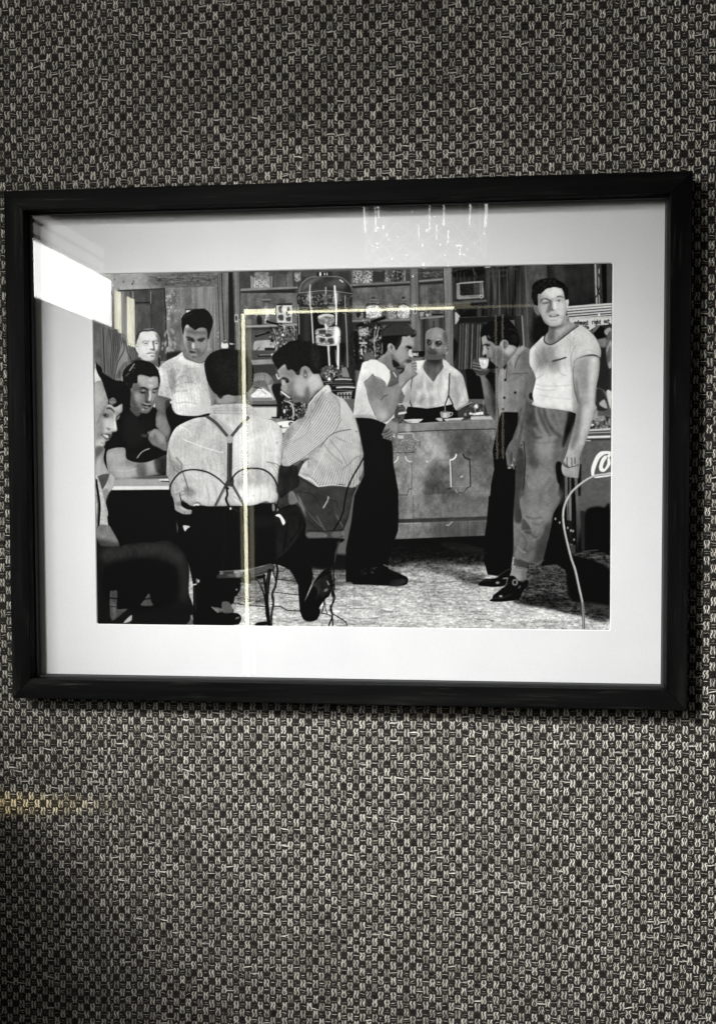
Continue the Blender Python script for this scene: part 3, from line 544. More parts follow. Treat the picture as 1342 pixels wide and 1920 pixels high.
P([840,0,940,0,950,460,860,440,830,240],24,s=0); P([845,0,905,0,905,235,850,225],104,s=0,t='w',ta=20); L([872,0,880,235],5,26,s=0); P([905,0,945,0,960,560,920,500],12,s=0); P([945,0,975,0,1000,530,960,530],(100,26,0,0,0,500),s=0,b=2); P([975,0,1272,0,1272,300,985,300],(84,78,0,0,0,200),s=0,t='d',ta=6)
P([990,330,1040,140,1130,100,1210,108,1272,150,1272,1150,890,940,880,600,950,540],13,b=8); P([985,140,1030,140,1030,520,1000,520],34,s=0,b=4); P([860,470,945,460,940,590,880,600],54,s=0,b=3)
L([920,620,960,560,1030,520,1150,506],5,120,a=.8); L([905,660,890,760,892,930],4,80); P([1150,550,1175,538,1205,532,1185,560,1190,620,1165,610],50,b=3)
# ---- floor
at(660, 930)
P([-2400,640,2500,560,2500,1342,-2400,1342],(150,190,0,640,0,1000),s=0,t='h',ta=64)
for k in range(60):
    g=np.random.default_rng(900+k); x=g.uniform(-1200,1200); y=g.uniform(690,1220); w=g.uniform(60,260); L([x,y,x+w*.5,y+g.uniform(-8,8),x+w,y+g.uniform(-6,10)],g.uniform(4,9),g.uniform(50,90),a=.45,b=2)
P([340,480,1270,420,1270,640,900,650,600,640,340,660],34,b=18,t='h',ta=40); P([340,400,1270,380,1270,560,340,590],16,b=14,t='h',ta=14)
P([560,640,820,640,1180,740,1250,760,1180,840,1000,790,850,730,700,690],60,b=18,a=.8,t='h',ta=50)
spark(400,540,1240,640,60,90,170,r=(2,6),seed=31,a=.6)
at(890, 930)
P([480,640,1270,560,1270,1150,1000,1130,800,1090,640,1050,360,1000,440,940],56,b=10,t='h',ta=60)
P([860,600,950,560,1272,700,1272,1060,1000,1010,880,940],14,b=8); P([1000,1000,1272,1040,1272,1145,1010,1080],44,b=10,t='h',ta=30)
P([380,970,640,940,860,960,980,1080,800,1080,620,1045,440,1010],38,b=12,t='h',ta=46)
P([620,660,700,200,760,100,860,60,870,300,900,560,880,720,760,640],14,b=5,s=0)
at(430, 930)
P([440,690,1140,660,1150,830,560,820],100,b=10,t='h',ta=60); P([0,760,340,750,340,1000,60,980],92,b=18,t='h',ta=60); P([80,800,330,790,330,960,60,950],110,b=10,t='h',ta=60); P([760,560,1150,560,1140,690,770,680],20,b=10)
L([30,960,60,1000,130,1022,240,1030,330,1040],8,16); L([420,1035,480,1040,545,1072,660,1080],9,16); L([440,780,620,800],8,30); L([430,905,660,930],7,30); L([60,820,330,780],5,60,a=.7); L([110,1000,180,1010,230,990],9,225,b=2,a=.8)
L([970,1110,1010,1130,1040,1150,1090,1185,1098,1215],9,20)
# ---- counter
at(660, 700)
P([420,470,1342,430,1342,1480,420,1480],118,s=0,t='m',ta=30)
P([390,560,1342,520,1342,1342,380,1342],118,s=0,t='m',ta=52)
P([640,560,860,560,880,850,700,900,600,850],150,b=40,a=.7,t='m',ta=40); P([430,780,700,780,680,1000,430,1000],134,b=30,a=.6,t='m',ta=40); P([860,540,1200,520,1250,700,900,720],78,b=40,a=.75,t='m',ta=20); P([720,900,880,880,900,1150,900,1342,690,1300],76,b=36,a=.8,t='m',ta=30); P([1120,760,1310,760,1290,1342,1130,1342],82,b=36,a=.6,t='m',ta=24)
P([430,480,1342,440,1342,518,430,552],118,s=0,t='m',ta=26); L([430,552,900,530,1342,520],6,20,s=0); L([430,480,1342,436],4,160,s=0,a=.6); P([500,482,540,480,545,545,505,548],176,b=6,a=.7)
# plaque with raised lettering
P([400,572,560,565,590,610,632,630,630,690,590,700,560,745,390,750],112,s=0,t='s',ta=16,a=.8); L([420,566,560,562,575,600,600,622,634,632],8,176); L([634,632,630,690],6,60); L([588,700,600,690,630,690],6,150,a=.6)
word('TRON',425,608,24,8,190); 
for r,(y,x0,x1) in enumerate(((634,440,560),(662,385,620),(690,395,520),(690,540,600),(712,400,590),(738,385,580))):
    g=np.random.default_rng(60+r); x=x0
    while x<x1: L([x,y,x+g.uniform(4,10),y+g.uniform(-14,4)],5,g.choice([160,185,60]),a=.8,s=0); x+=g.uniform(9,16)
L([385,745,585,738],5,40,s=0)
# framed ornaments stamped in the metal
P([975,760,1040,756,1055,790,1100,806,1110,1060,1075,1075,1050,1120,985,1122,965,1088,930,1070,920,815,950,800],114,s=0,t='m',ta=24)
L([974,760,966,785,945,805,922,812],14,232,b=1); L([916,812,922,940,926,1070],10,225,s=0,b=1); L([930,815,936,1060],5,60,s=0); L([1040,758,1052,785,1075,800,1100,806],12,22); L([1100,806,1106,940,1108,1062],9,14,s=0); L([1108,1062,1080,1072,1062,1095,1050,1120],8,40); L([985,1122,1050,1120],7,24,s=0); L([965,1090,985,1122],9,190); L([930,1072,900,1085],9,24); L([936,1062,1100,1060],4,150,a=.6,s=0)
L([430,782,420,810,395,836],13,205,b=1); L([497,780,510,810,530,825,556,830],12,205,b=1); L([556,832,558,940,556,1080],6,60,s=0); L([562,832,564,1078],4,160,s=0,a=.6); L([556,1082,530,1090,512,1140],6,50); L([440,1142,512,1140],6,40,s=0); L([552,1090,560,1600],5,50,s=0,a=.7); L([1108,1290,1108,1342],6,20)
E(62+640,720+108,14,5,225,b=2,ang=30); E(1026,970,14,8,200,b=4,ang=-30)
at(660, 930)
P([420,0,1275,-40,1280,190,1250,200,420,220],112,s=0,t='m',ta=36); P([900,-20,1280,-20,1280,190,900,200],84,b=20,a=.7,t='m',ta=26)
P([420,218,1275,190,1275,225,415,258],52,s=0,t='c',ta=14); L([420,258,640,252],6,200,s=0); P([415,262,1275,230,1255,372,800,390,370,408],112,s=0,t='m',ta=40); P([800,250,1270,230,1255,372,800,388],64,b=16,a=.7,t='w',ta=20); L([568,0,576,395],4,50,s=0,a=.7); L([555,200,640,205],4,60,s=0); L([880,270,905,272,935,240],8,180,b=2)
P([365,410,800,390,1258,372,1255,470,340,480],12,s=0)
# ---- man behind the counter
VOL[0] = True
at(660, 480)
P([700,960,690,1010,640,1060,600,1060,560,1110,440,1180,490,1330,480,1530,505,1545,520,1510,1000,1510,1320,1500,1115,1500,1090,1330,1060,1200,1030,1110,960,1050,900,1010,850,970],186,t='c',ta=26)
B([980,1150,1060,1250,1090,1342,1040,1342,990,1260],204,b=20); B([930,1110,1010,1180,1020,1340,930,1340],160,b=20); B([560,1130,620,1060,650,1200,600,1340,520,1342],168,b=18)
P([690,980,860,960,856,1040,800,1120,755,1178,700,1110,662,1040],92,t='c',ta=10); D(760,1000,80,34,44); D(700,1060,30,50,66,a=.5)
P([690,960,665,1030,662,1060,700,1110,755,1178,735,1180,660,1090,640,1040],196); P([850,965,915,1020,925,1060,880,1060,858,1040],204); P([915,1060,920,1030,900,1000,870,975,935,1050,930,1075,895,1062],216)
P([690,720,720,690,770,672,830,676,870,700,890,740,895,800,905,850,895,900,870,920,850,960,800,1000,750,1000,700,980,686,930,684,860,690,800],(108,84,700,0,900,0),t='c',ta=8)
B([720,690,800,676,860,700,860,780,780,770,720,770],136,b=18); B([690,880,760,860,850,890,850,960,780,1000,700,980],46,b=14); B([870,720,895,800,880,900,860,860],60,b=10); D(762,850,20,22,150,a=.8)
B([820,840,866,836,860,880,830,880],128,b=10); E(884,900,12,24,160,b=5); 
E(722,812,26,27,64,b=3); E(812,818,30,28,58,b=3); D(722,812,18,16,40,a=.9); E(728,818,9,9,190,b=2); E(812,822,10,9,170,b=2)
L([696,790,720,784,748,800],10,26,b=1); L([778,798,815,792,850,808],10,24,b=1); L([690,815,700,840,726,842,748,824,752,806],4,24); L([782,815,790,845,815,850,840,838,846,812,815,794,786,802],4,22); L([848,826,900,822],6,30); L([752,812,780,816],5,34)
P([700,880,725,868,752,872,790,885,800,912,760,918,700,905],26,b=4); L([722,908,756,905,790,910],9,14); L([730,925,770,922],7,80,b=2); P([690,930,850,940,820,1000,760,1010,700,985],34,b=12,a=.8)
at(785, 600, 19.17)
P([230,620,270,520,380,400,480,310,600,260,680,258,800,300,900,370,990,440,1030,540,1050,700,1060,830,1060,950,1010,1100,960,1180,900,1230,860,1300,860,1400,240,1400,225,1200,230,900],118,b=8,t='d',ta=8)
B([480,320,640,280,820,360,900,560,820,680,560,700,420,640,400,480],140,b=60); D(740,560,60,50,168,a=.7); D(500,660,60,40,158,a=.6); D(680,700,80,20,190,a=.8); B([860,450,1000,480,1030,800,900,780],84,b=30); B([225,900,420,960,560,1080,620,1400,225,1400],88,b=34); B([560,1050,860,1060,840,1400,600,1400],98,b=30,t='c',ta=20)
P([275,780,290,700,330,685,440,740,480,790,450,870,360,915,290,870],48,b=13,keep=False); E(330,800,34,22,14,b=10,keep=False); E(438,770,16,16,180,b=9,keep=False); E(385,815,18,26,150,b=9,keep=False); L([290,700,330,688,430,730],14,14,b=4)
P([590,790,640,750,760,750,820,800,800,880,720,945,640,930,600,880],56,b=13,keep=False); E(650,830,36,40,16,b=10,keep=False); E(740,800,20,16,190,b=9,keep=False); E(755,870,30,24,20,b=10,keep=False); L([570,860,590,790,650,750,740,745,810,790,830,850,800,860],12,18,b=4); L([830,855,900,865,980,840,1040,825],10,28,b=4)
P([480,800,530,780,540,880,560,1000,520,1030,440,1020,460,920],150,b=14,keep=False); P([380,1005,440,1015,470,1045,420,1045],26,b=8,keep=False); L([490,1030,560,1030],10,44,b=5); P([590,960,680,1000,780,970,760,1020,640,1030],180,b=16,keep=False); P([600,1020,780,1020,800,1140,680,1160],126,b=26,a=.8,keep=False)
P([320,1080,480,1060,620,1100,680,1200,560,1220,380,1220,300,1180],58,b=26,a=.7,keep=False); L([350,1195,440,1185,580,1195],16,18,b=6); P([230,1230,420,1240,640,1250,860,1230,840,1400,240,1400],74,b=30,a=.6,keep=False)
P([930,900,1010,860,1060,900,1050,1060,960,1150,910,1140],104,b=10,keep=False); E(958,1000,22,50,168,b=12,keep=False); E(935,1110,24,24,140,b=10,keep=False)
at(660, 700)
L([912,0,908,100,902,205],13,62); L([902,205,885,250,868,300,866,340],10,18); L([902,205,925,250,945,295],10,18); L([545,200,540,260,556,310],9,24); L([570,-10,552,100,545,200],8,70); L([545,150,500,260,470,290],6,120,a=.5)
P([480,200,440,230,410,240,400,330,500,345,530,250],96,b=2); P([505,90,540,80,552,200,530,300,500,345,470,290,495,210],168,t='c',ta=20)
B([600,260,700,280,800,270,880,290,860,330,560,320],190,b=8); L([580,300,640,260,690,230],5,110,a=.5,b=2); L([700,320,790,300,860,270],5,120,a=.5,b=2)
for p in ([590,180,660,230,680,270],[700,120,720,200,700,260],[800,100,810,200,840,270],[960,120,990,220,980,300],[1010,100,1040,190,1060,260]): L(p,6,126,a=.45,b=3)
P([980,345,1030,310,1115,275,1100,330,1010,350],60,b=4); L([980,348,1040,310,1118,272],6,214)
P([520,312,600,318,700,330,800,316,940,290,970,345,1020,350,1040,430,840,450,640,465,480,430,500,370],12,s=0)
P([410,290,440,280,480,300,500,345,495,400,480,440,430,470,405,380],66,b=2,t='s',ta=26); L([415,288,465,286],9,214); L([412,305,450,306],5,200); P([405,375,500,358,505,375,440,388,405,385],206); L([420,330,480,330],5,120)
P([1000,350,1100,290,1120,300,1130,400,1060,430,1000,430],40,b=5); P([985,345,1050,330,1100,330,1060,420,1010,430],66,b=8,a=.6)
# cups, saucers and the sugar bowl
P([490,436,570,428,660,428,650,445,610,468,530,468],196,s=0); L([490,436,660,429],6,226,s=0); P([500,448,560,452,540,468],150,b=2); L([480,440,530,468,610,468],5,40)
P([828,362,860,355,905,358,920,372,916,400,900,418,845,418,832,400],196,b=1); B([828,362,850,362,850,410,840,415],130,b=5); B([890,370,918,370,910,412,890,415],150,b=5); L([918,366,938,368,934,390,912,402],8,186); L([868,300,870,352],7,180); E(872,362,38,6,80,b=2)
P([785,422,835,418,850,440,830,450,800,440],180,b=1); P([870,428,1035,416,1035,430,1000,446,900,452,870,440],186,b=1); L([872,430,1035,418],5,226); B([900,440,1000,436,990,448,910,452],110,b=4)
P([1060,400,1080,330,1140,290,1210,290,1250,320,1260,400],52,t='s',ta=26); E(1165,310,16,22,240,b=4); spark(1080,300,1250,400,34,120,240,r=(3,9),seed=33); P([1105,365,1140,372,1225,360,1225,388,1110,390],214,b=2,t='s',ta=50); R(1230,250,1240,400,110); L([1275,290,1272,370],14,190,b=2); L([1228,250,1225,300],5,140)
P([1112,405,1342,395,1342,430,1112,436],176,s=0,t='c',ta=10); E(1062,385,12,16,140,b=3); P([1230,300,1290,290,1300,390,1240,396],50,b=3,a=.6)
L([1060,600-290,1040,340],4,60)
# ---- man in profile with a cup, right
at(890, 700)
P([210,20,240,0,500,0,520,60,505,150,440,280,400,365,250,358,222,320,228,200],112,s=0)
at(890, 480)
P([330,940,420,860,445,840,520,888,515,1020,520,1060,560,1110,520,1200,490,1342,500,1400,425,1460,405,1580,255,1575,225,1530,215,1342,215,1190,240,1060,290,1000],112,t='c',ta=14)
B([215,1080,290,1060,310,1200,300,1500,225,1500],136,b=16); B([430,900,510,900,505,1040,460,1040],94,b=16); B([470,1100,520,1120,500,1300,450,1340],96,b=16); L([345,1100,400,1104,500,1095],4,54); L([385,1090,480,1150,470,1250],4,60,a=.6)
for x,y in ((285,1162),(378,1282),(275,1330),(263,1438)): E(x,y,11,13,12,b=2)
P([300,860,400,850,360,950,330,990,300,1000,270,1010,250,980],108,t='c',ta=10); P([370,840,400,830,420,870,345,960,320,980],158,b=8)
P([60,760,75,730,130,780,200,830,280,820,300,870,290,960,250,1010,230,1040,190,1020,160,1000,140,960,130,935,110,930,80,925,70,905,80,880],114,t='c',ta=8)
B([60,760,90,745,110,800,95,860,100,920,80,920],186,b=9); B([150,860,230,850,220,1000,160,1000],98,b=16); B([100,900,150,930,160,970,120,930],60,b=8); L([72,842,95,828,130,845],11,16); L([88,858,120,866],6,30); P([95,930,140,965,120,972,100,950],20,b=4); L([108,905,125,915],6,60)
P([330,880,420,860,440,850,370,960,372,1050,320,990,290,1130,280,1100,300,1010,250,1060,230,1100,240,1050,290,1000],146,t='c',ta=10,a=.7); P([350,960,445,842,460,880,390,960,370,1055],146,b=2); L([372,1052,385,1000,420,930],5,50); L([300,1010,290,1150],6,46); P([250,1010,290,990,292,1050,265,1060],26,b=5)
P([52,740,60,690,110,630,190,590,250,560,300,580,360,640,400,720,415,800,400,860,330,850,300,800,270,790,240,800,225,840,190,840,150,800,120,740,70,730],12,t='c',ta=4)
P([290,690,350,680,390,700,405,740,350,720],40,b=8,a=.8); P([120,740,130,780,110,770,95,745],150,b=4,a=.8); P([70,715,130,700,160,780,190,840,140,800],14,b=3)
P([262,800,300,790,315,830,300,870,270,880,255,850],120,t='c',ta=6); L([270,810,300,808,302,850,280,868],7,60,a=.8); D(285,838,10,16,60); E(290,815,16,12,150,b=4,a=.6)
at(890, 600, 14.911)
P([560,1342,760,1342,960,1100,1080,950,1190,790,1150,740,1060,700,940,680,900,640,600,700,300,430,200,470,195,560,205,660,232,760,215,880,210,960,240,985,260,1060,330,1080,420,1090,440,1130,470,1160,540,1230],118,b=5,t='d',ta=6)
B([195,440,310,420,340,560,300,640,210,680],150,b=18); B([230,720,330,740,330,900,320,970,215,970],164,b=14); B([400,560,560,620,560,760,440,760,380,660],118,b=24); B([480,860,720,860,740,1100,640,1300,500,1200],90,b=40); B([820,720,960,700,1120,800,1050,900,940,1000,840,960],176,b=40); B([780,900,960,1000,900,1200,760,1340,740,1100],92,b=34); B([400,800,500,860,480,1000,400,1000],132,b=22)
P([230,690,280,665,360,670,430,690,400,720,330,730,290,700,240,715],26,b=8,keep=False); P([300,720,340,740,320,770],36,b=8,keep=False,a=.8); P([330,770,380,790,380,830,340,810],52,b=9,keep=False); P([250,990,290,950,330,970,320,1040,340,1060,420,1060,440,1090,400,1120,300,1080,250,1060],22,b=9,keep=False); P([330,1000,400,990,430,1030,380,1060,330,1040],112,b=9,keep=False); L([345,930,390,940,420,970],12,70,b=7,a=.7); P([430,1090,500,1110,480,1170,430,1160],110,b=10,keep=False)
P([390,1130,470,1170,560,1250,640,1342,330,1342,380,1200],14,b=10,keep=False)
P([690,700,720,620,780,560,850,550,910,590,940,660,920,740,880,790,840,840,790,830,760,760],150,b=6); B([800,590,880,590,900,700,850,800,800,760,790,660],92,b=14); L([800,780,800,640,815,590],12,40,b=8); D(850,690,24,30,130)
P([200,470,160,490,145,400,160,300,200,220,260,160,330,130,420,60,560,20,760,10,900,60,1040,140,1160,240,1210,380,1240,520,1250,620,1220,720,1190,770,1120,720,1060,700,1000,690,950,620,900,560,840,530,780,545,710,610,680,700,600,720,560,690,530,640,480,610,400,580,340,540,310,430,250,440],13,b=6,t='s',ta=4)
P([340,430,390,430,430,490,420,520,380,500,350,470],96,b=12,a=.8,keep=False); L([920,260,1000,240,1100,270,1180,350],24,48,b=14,a=.8); P([1000,420,1150,420,1180,600,1050,640],26,b=30,keep=False,t='s',ta=8)
at(890, 480)
P([10,980,38,960,60,1040,130,1060,125,1100,100,1130,150,1200,185,1300,215,1400,230,1540,180,1540,110,1440,80,1300,50,1140,10,1110],92,t='c',ta=8); B([130,1180,160,1180,200,1400,180,1520],44,b=12); B([50,1120,90,1130,120,1280,90,1300],112,b=10)
P([35,960,50,1062,80,1075,120,1068,130,1050,120,1100,60,1120,10,1100,-20,1060,-20,980],66,b=2); 
for y in (1000,1025,1055): L([-18,y,20,y+8,50,y+16],16,104,b=2); L([-18,y+13,50,y+28],6,24)
P([38,965,60,955,125,962,130,975,122,1030,105,1054,65,1054,48,1020],204,b=1); E(84,964,42,8,150,b=2); B([38,970,60,970,65,1050,50,1020],150,b=6); E(92,990,9,18,240,b=4,keep=False)
at(890, 700)
P([250,362,405,365,400,480,370,560,340,650,290,740,300,860,320,900,400,860,370,1342,125,1342,150,1050,180,900,165,720,230,420],11,s=0); P([250,400,400,400,370,520,320,640,240,660],16,b=12,t='c',ta=8)
at(890, 930)
P([130,0,370,0,360,520,340,680,270,760,120,740,80,600,90,380,110,250],10,s=0)
at(660, 930)
P([850,430,1080,450,1260,520,1250,560,1100,540,850,480],34,b=10,a=.5)
# ---- old man at the door
VOL[0] = True
at(170, 480)
P([420,980,480,960,560,990,640,1010,660,1060,640,1200,400,1200],60,s=0)
P([480,940,640,930,650,1000,630,1050,560,1010,480,980],120,b=3)
P([428,860,430,800,425,760,440,710,480,688,560,680,620,700,645,760,650,840,640,900,620,950,575,985,540,985,500,975,470,950,462,910],(182,120,470,0,650,0),t='c',ta=10)
B([440,730,520,700,560,720,560,780,470,790],214,b=16); B([480,800,540,810,540,890,490,900],204,b=18); B([600,720,645,760,650,900,615,940,610,840],100,b=12); B([500,940,580,950,560,985,520,980],196,b=10); D(560,840,12,40,206,a=.8)
P([424,790,430,720,470,690,530,682,590,684,630,715,645,760,620,720,570,700,520,700,470,720,445,760,435,820],58,b=3); L([470,700,520,686,570,688,600,700],8,130,b=2,a=.8)
P([418,835,440,830,460,860,465,905,445,912,428,885],176,b=1); L([430,845,448,870,455,900],5,96,b=2)
L([478,805,510,796,545,806],8,86,b=2); L([595,802,620,796,645,806],8,56,b=2); P([497,815,530,810,545,822,520,830,500,826],96,b=3); P([600,812,625,810,640,822,615,830,602,824],70,b=3); E(522,820,8,7,30,b=2); E(618,818,7,7,24,b=2)
L([560,826,552,860,550,880],6,110,b=3,a=.6); P([548,872,572,880,592,872,586,888,560,886],74,b=3); L([528,913,560,908,600,912],6,60,b=1); L([535,925,570,930,595,922],6,170,b=3); L([520,900,505,920],5,110,b=3,a=.6); P([640,900,650,840,655,920,625,965],60,b=5,a=.6)
P([520,985,580,990,640,960,650,1030,640,1050,600,1030],84,b=4); P([632,950,650,960,655,1010,638,1040],30); P([590,1020,640,1050,650,1030,660,1070,630,1070],200,s=0)
at(245, 610, 22.37)
P([180,880,220,810,300,820,350,880,380,1080,340,1160,270,1100,210,980],214,b=14); B([195,880,240,860,290,880,240,900],70,b=14); B([290,960,320,940,330,1000,300,1010],80,b=12)
P([330,1300,300,1000,250,800,240,600,300,400,400,270,560,215,760,210,960,240,1100,330,1190,470,1230,640,1220,900,1190,1080,1100,1240,980,1342,960,1420,600,1460,420,1342],196,b=10,t='s',ta=8)
B([400,300,700,250,950,280,1050,420,1040,560,780,620,460,640,400,480],216,b=60); B([420,820,780,860,800,1060,560,1200,430,1100],218,b=50); B([1050,330,1160,420,1240,600,1240,1000,1160,1200,1030,1342,1040,1100,1120,1000,1160,800,1120,600],86,b=34); B([900,680,960,660,990,820,1010,1000,1000,1080,930,1020,940,900],74,b=22); B([1000,760,1120,840,1140,960,1080,1060,1020,960],196,b=26); D(880,560,60,40,226); D(650,580,80,36,226)
L([500,720,520,660,620,640,780,670],26,84,b=14,a=.8); L([930,700,980,650,1080,640,1160,650],30,60,b=14,a=.85); P([560,740,640,730,710,735,690,765,600,770],62,b=14,keep=False); P([1030,740,1090,730,1130,750,1090,775,1050,765],30,b=12,keep=False); L([530,780,600,860,700,850],14,150,b=12,a=.6)
P([780,680,860,670,900,800,940,930,900,980,800,980,760,900],222,b=22,keep=False); P([780,990,860,985,960,1000,970,1040,900,1030,820,1010],60,b=14,keep=False); L([680,960,640,1020],14,130,b=12,a=.6)
P([660,1180,760,1150,860,1145,960,1150,1060,1160,1020,1180,860,1175,700,1200],70,b=13,keep=False); P([690,1210,860,1190,960,1200,880,1250,720,1270],224,b=18,keep=False); P([820,1260,960,1260,1000,1300,900,1310],104,b=18,keep=False)
P([230,780,220,600,250,420,330,300,430,210,560,180,700,190,780,200,860,150,960,180,1060,250,960,235,840,225,780,245,560,250,440,280,380,330,340,450,300,560,260,640],44,b=12,keep=False); L([540,170,640,150,740,165,820,140,940,120],22,150,b=12,a=.8); B([0,0,1,0,1,1,0,1],0,a=0)
# ---- standing man in white T-shirt
at(170, 480)
P([870,890,900,900,1090,880,1130,900,1140,960,1150,1342,1150,1400,1110,1510,1090,1540,1000,1560,850,1560,780,1490,750,1440,640,1380,620,1290,640,1180,640,1060,700,990,800,940],188,t='s',ta=22)
B([650,1080,760,1060,770,1150,700,1250,650,1260],202,b=18); B([740,1080,790,1060,800,1180,770,1280,740,1200],140,b=10); B([800,1260,1100,1280,1100,1500,860,1550,800,1450],216,b=26); B([1080,1060,1160,1040,1160,1300,1110,1240],164,b=14); B([850,1060,1060,1060,1050,1160,850,1160],176,b=20)
B([830,940,880,960,1040,1020,1060,1040,960,1040,840,990],218,b=10)
for i in range(12): L([700+i*34,1000+abs(i-6)*6, 735+i*28,1130, 760+i*30,1300, 790+i*27,1500],4,128,a=.28,b=2)
for p in ([790,1190,830,1140,900,1110],[780,1230,860,1190,960,1180],[760,1300,800,1270,900,1262],[755,1120,790,1210,785,1290],[720,1080,735,1190,760,1280],[800,1380,900,1370,1000,1390]): L(p,8,120,a=.5,b=4)
P([630,1290,700,1320,750,1350,757,1345,750,1440,780,1500,760,1600,700,1700,640,1600,600,1430],84,t='c',ta=10) if 0 else None
P([866,900,880,880,1110,860,1130,905,1080,980,1030,1000,960,985,895,955],142,t='c',ta=8,b=1); B([1040,930,1120,880,1130,910,1080,980,1030,990],120,b=8); L([865,895,880,940,960,985,1030,1000,1080,975,1130,915],6,80,b=1)
P([862,690,890,640,960,650,1060,650,1110,700,1105,770,1095,850,1060,910,1020,945,985,960,950,955,920,930,895,890,875,830,868,760],146,t='c',ta=6)
B([870,660,930,660,1080,680,1090,740,980,760,880,740],162,b=14); B([890,750,960,770,950,900,900,860],104,b=14); B([980,800,1090,790,1060,880,1000,900,975,850],150,b=12); B([920,860,985,880,980,930,930,930],84,b=10); B([1010,900,1060,880,1030,945,980,960,950,950],112,b=8); B([880,660,910,650,920,700,890,740],190,b=8)
D(962,840,11,30,226,a=1); D(965,795,12,30,170,a=.6); D(950,900,26,12,50,a=.9); D(1075,730,18,60,110,a=.6)
L([895,765,920,756,965,778],12,22,b=1); L([1005,782,1040,770,1078,768],12,24,b=1); E(932,782,32,13,24,b=4); E(1035,790,30,12,30,b=4); L([912,795,935,800,955,795],5,110,b=2); P([925,885,945,878,975,890,992,900,975,908,940,902],46,b=4); L([935,900,985,902],5,26,b=1); P([940,935,985,935,970,952,950,950],100,b=4)
P([852,620,852,580,880,545,940,515,1000,498,1075,500,1120,540,1146,600,1140,660,1120,710,1108,775,1100,740,1096,690,1060,660,1010,672,970,690,920,660,900,645,878,680,868,730,858,700],13,t='c',ta=4)
L([880,580,920,545,970,528],12,58,b=6,a=.8); L([1075,500,1080,560],6,40,b=2)
at(335, 575, 19.17)
P([140,1560,240,1500,200,1200,170,1000,200,760,290,640,400,680,560,820,700,760,860,740,1010,800,1050,1000,1040,1160,1010,1400,960,1600,1080,1620,1080,1800,960,1940,600,1960,300,1900,180,1780],118,b=8,t='d',ta=6)
P([170,1040,195,800,290,640,440,700,560,830,760,750,960,740,1030,900,1050,1080,1030,1250,1000,1400,940,1550,880,1680,760,1780,660,1830,520,1840,400,1790,320,1680,270,1540,230,1380,195,1200],122,b=5)
D(300,710,60,60,206,a=.9); B([175,900,240,860,250,1100,240,1400,300,1600,260,1700,180,1300],170,b=26); B([330,850,560,850,900,900,960,960,560,980,330,940],94,b=34); B([560,840,860,780,940,860,760,900],134,b=26); B([250,980,560,1020,900,1000,960,1060,600,1110,400,1060],128,b=26)
P([245,1075,320,1070,420,1090,530,1150,580,1240,520,1280,460,1240,360,1220,300,1180,320,1130],34,b=16,keep=False); P([640,1190,740,1140,860,1120,960,1125,920,1170,880,1240,800,1270,700,1230],38,b=14,keep=False); L([300,1120,420,1150],14,96,b=10,a=.8); L([780,1175,880,1175],12,110,b=9,a=.8)
P([580,1200,760,1290,960,1220,1000,1400,880,1560,700,1500,600,1450],136,b=34,keep=False,a=.8); P([340,1280,470,1290,480,1500,400,1560,340,1480],92,b=26,keep=False,a=.9); P([480,1310,540,1300,560,1400,560,1480,510,1500,470,1440],204,b=14,keep=False); P([560,1280,620,1240,640,1200,600,1180],120,b=14,keep=False,a=.6); L([540,1520,600,1530,640,1500],16,74,b=10,a=.8)
L([460,1550,540,1570,640,1580],18,158,b=12); P([370,1590,440,1580,560,1610,640,1640,560,1670,440,1660,390,1630],48,b=14,keep=False); P([600,1500,760,1540,820,1650,760,1740,660,1700],84,b=30,keep=False,a=.8); P([420,1700,560,1690,660,1700,560,1750,440,1760],140,b=20,keep=False); E(540,1800,44,18,50,b=12,keep=False); L([760,1790,880,1690,960,1560,1010,1400],16,74,b=12,a=.7)
P([150,1010,140,900,100,720,95,500,130,350,240,250,400,150,560,95,760,90,900,115,1020,190,1130,320,1210,450,1230,560,1200,700,1150,880,1100,1020,1065,1170,1035,1090,1030,950,1000,810,920,760,820,745,700,770,620,830,560,825,500,770,400,710,340,640,280,620,220,680,195,780,180,920],18,b=7,t='s',ta=4)
L([180,350,300,290,460,250],20,62,b=14,a=.8); D(880,600,60,40,32)
at(170, 480)
L([865,895,880,940,960,985,1030,1000,1080,975,1130,915],6,80,b=1)
P([1110,1180,1150,1260,1170,1342,1120,1342,1100,1260],150,b=3) 
at(170, 700)
P([1100,90,1130,80,1160,180,1165,270,1130,300,1120,200],110,b=3); 
P([1060,180,1110,190,1130,290,1110,400,900,400,1000,300],182,b=20,a=.6); P([740,230,755,240,745,260,760,340,830,395,1000,400,1100,375,1130,300,1180,260,1200,420,900,440,740,520],10,s=0) if 0 else None
# dark belt and trousers between the T-shirt man and the striped back
P([700,250,750,260,765,330,800,378,870,396,1000,398,1105,376,1150,400,1000,450,860,480,790,520,720,640,700,600],11,b=1); L([880,420,1060,390],5,46,a=.8)
# arm of the T-shirt man behind the sitting man
P([605,220,625,205,740,235,760,262,745,300,705,350,720,440,750,520,745,570,715,640,680,600,600,520,595,400,560,350],88,t='c',ta=10); B([610,230,700,250,700,330,620,330],104,b=14); B([620,400,700,420,740,540,700,590,620,520],124,b=16); B([700,260,760,262,720,340,700,340],46,b=6)
E(752,270,9,14,220,b=2)
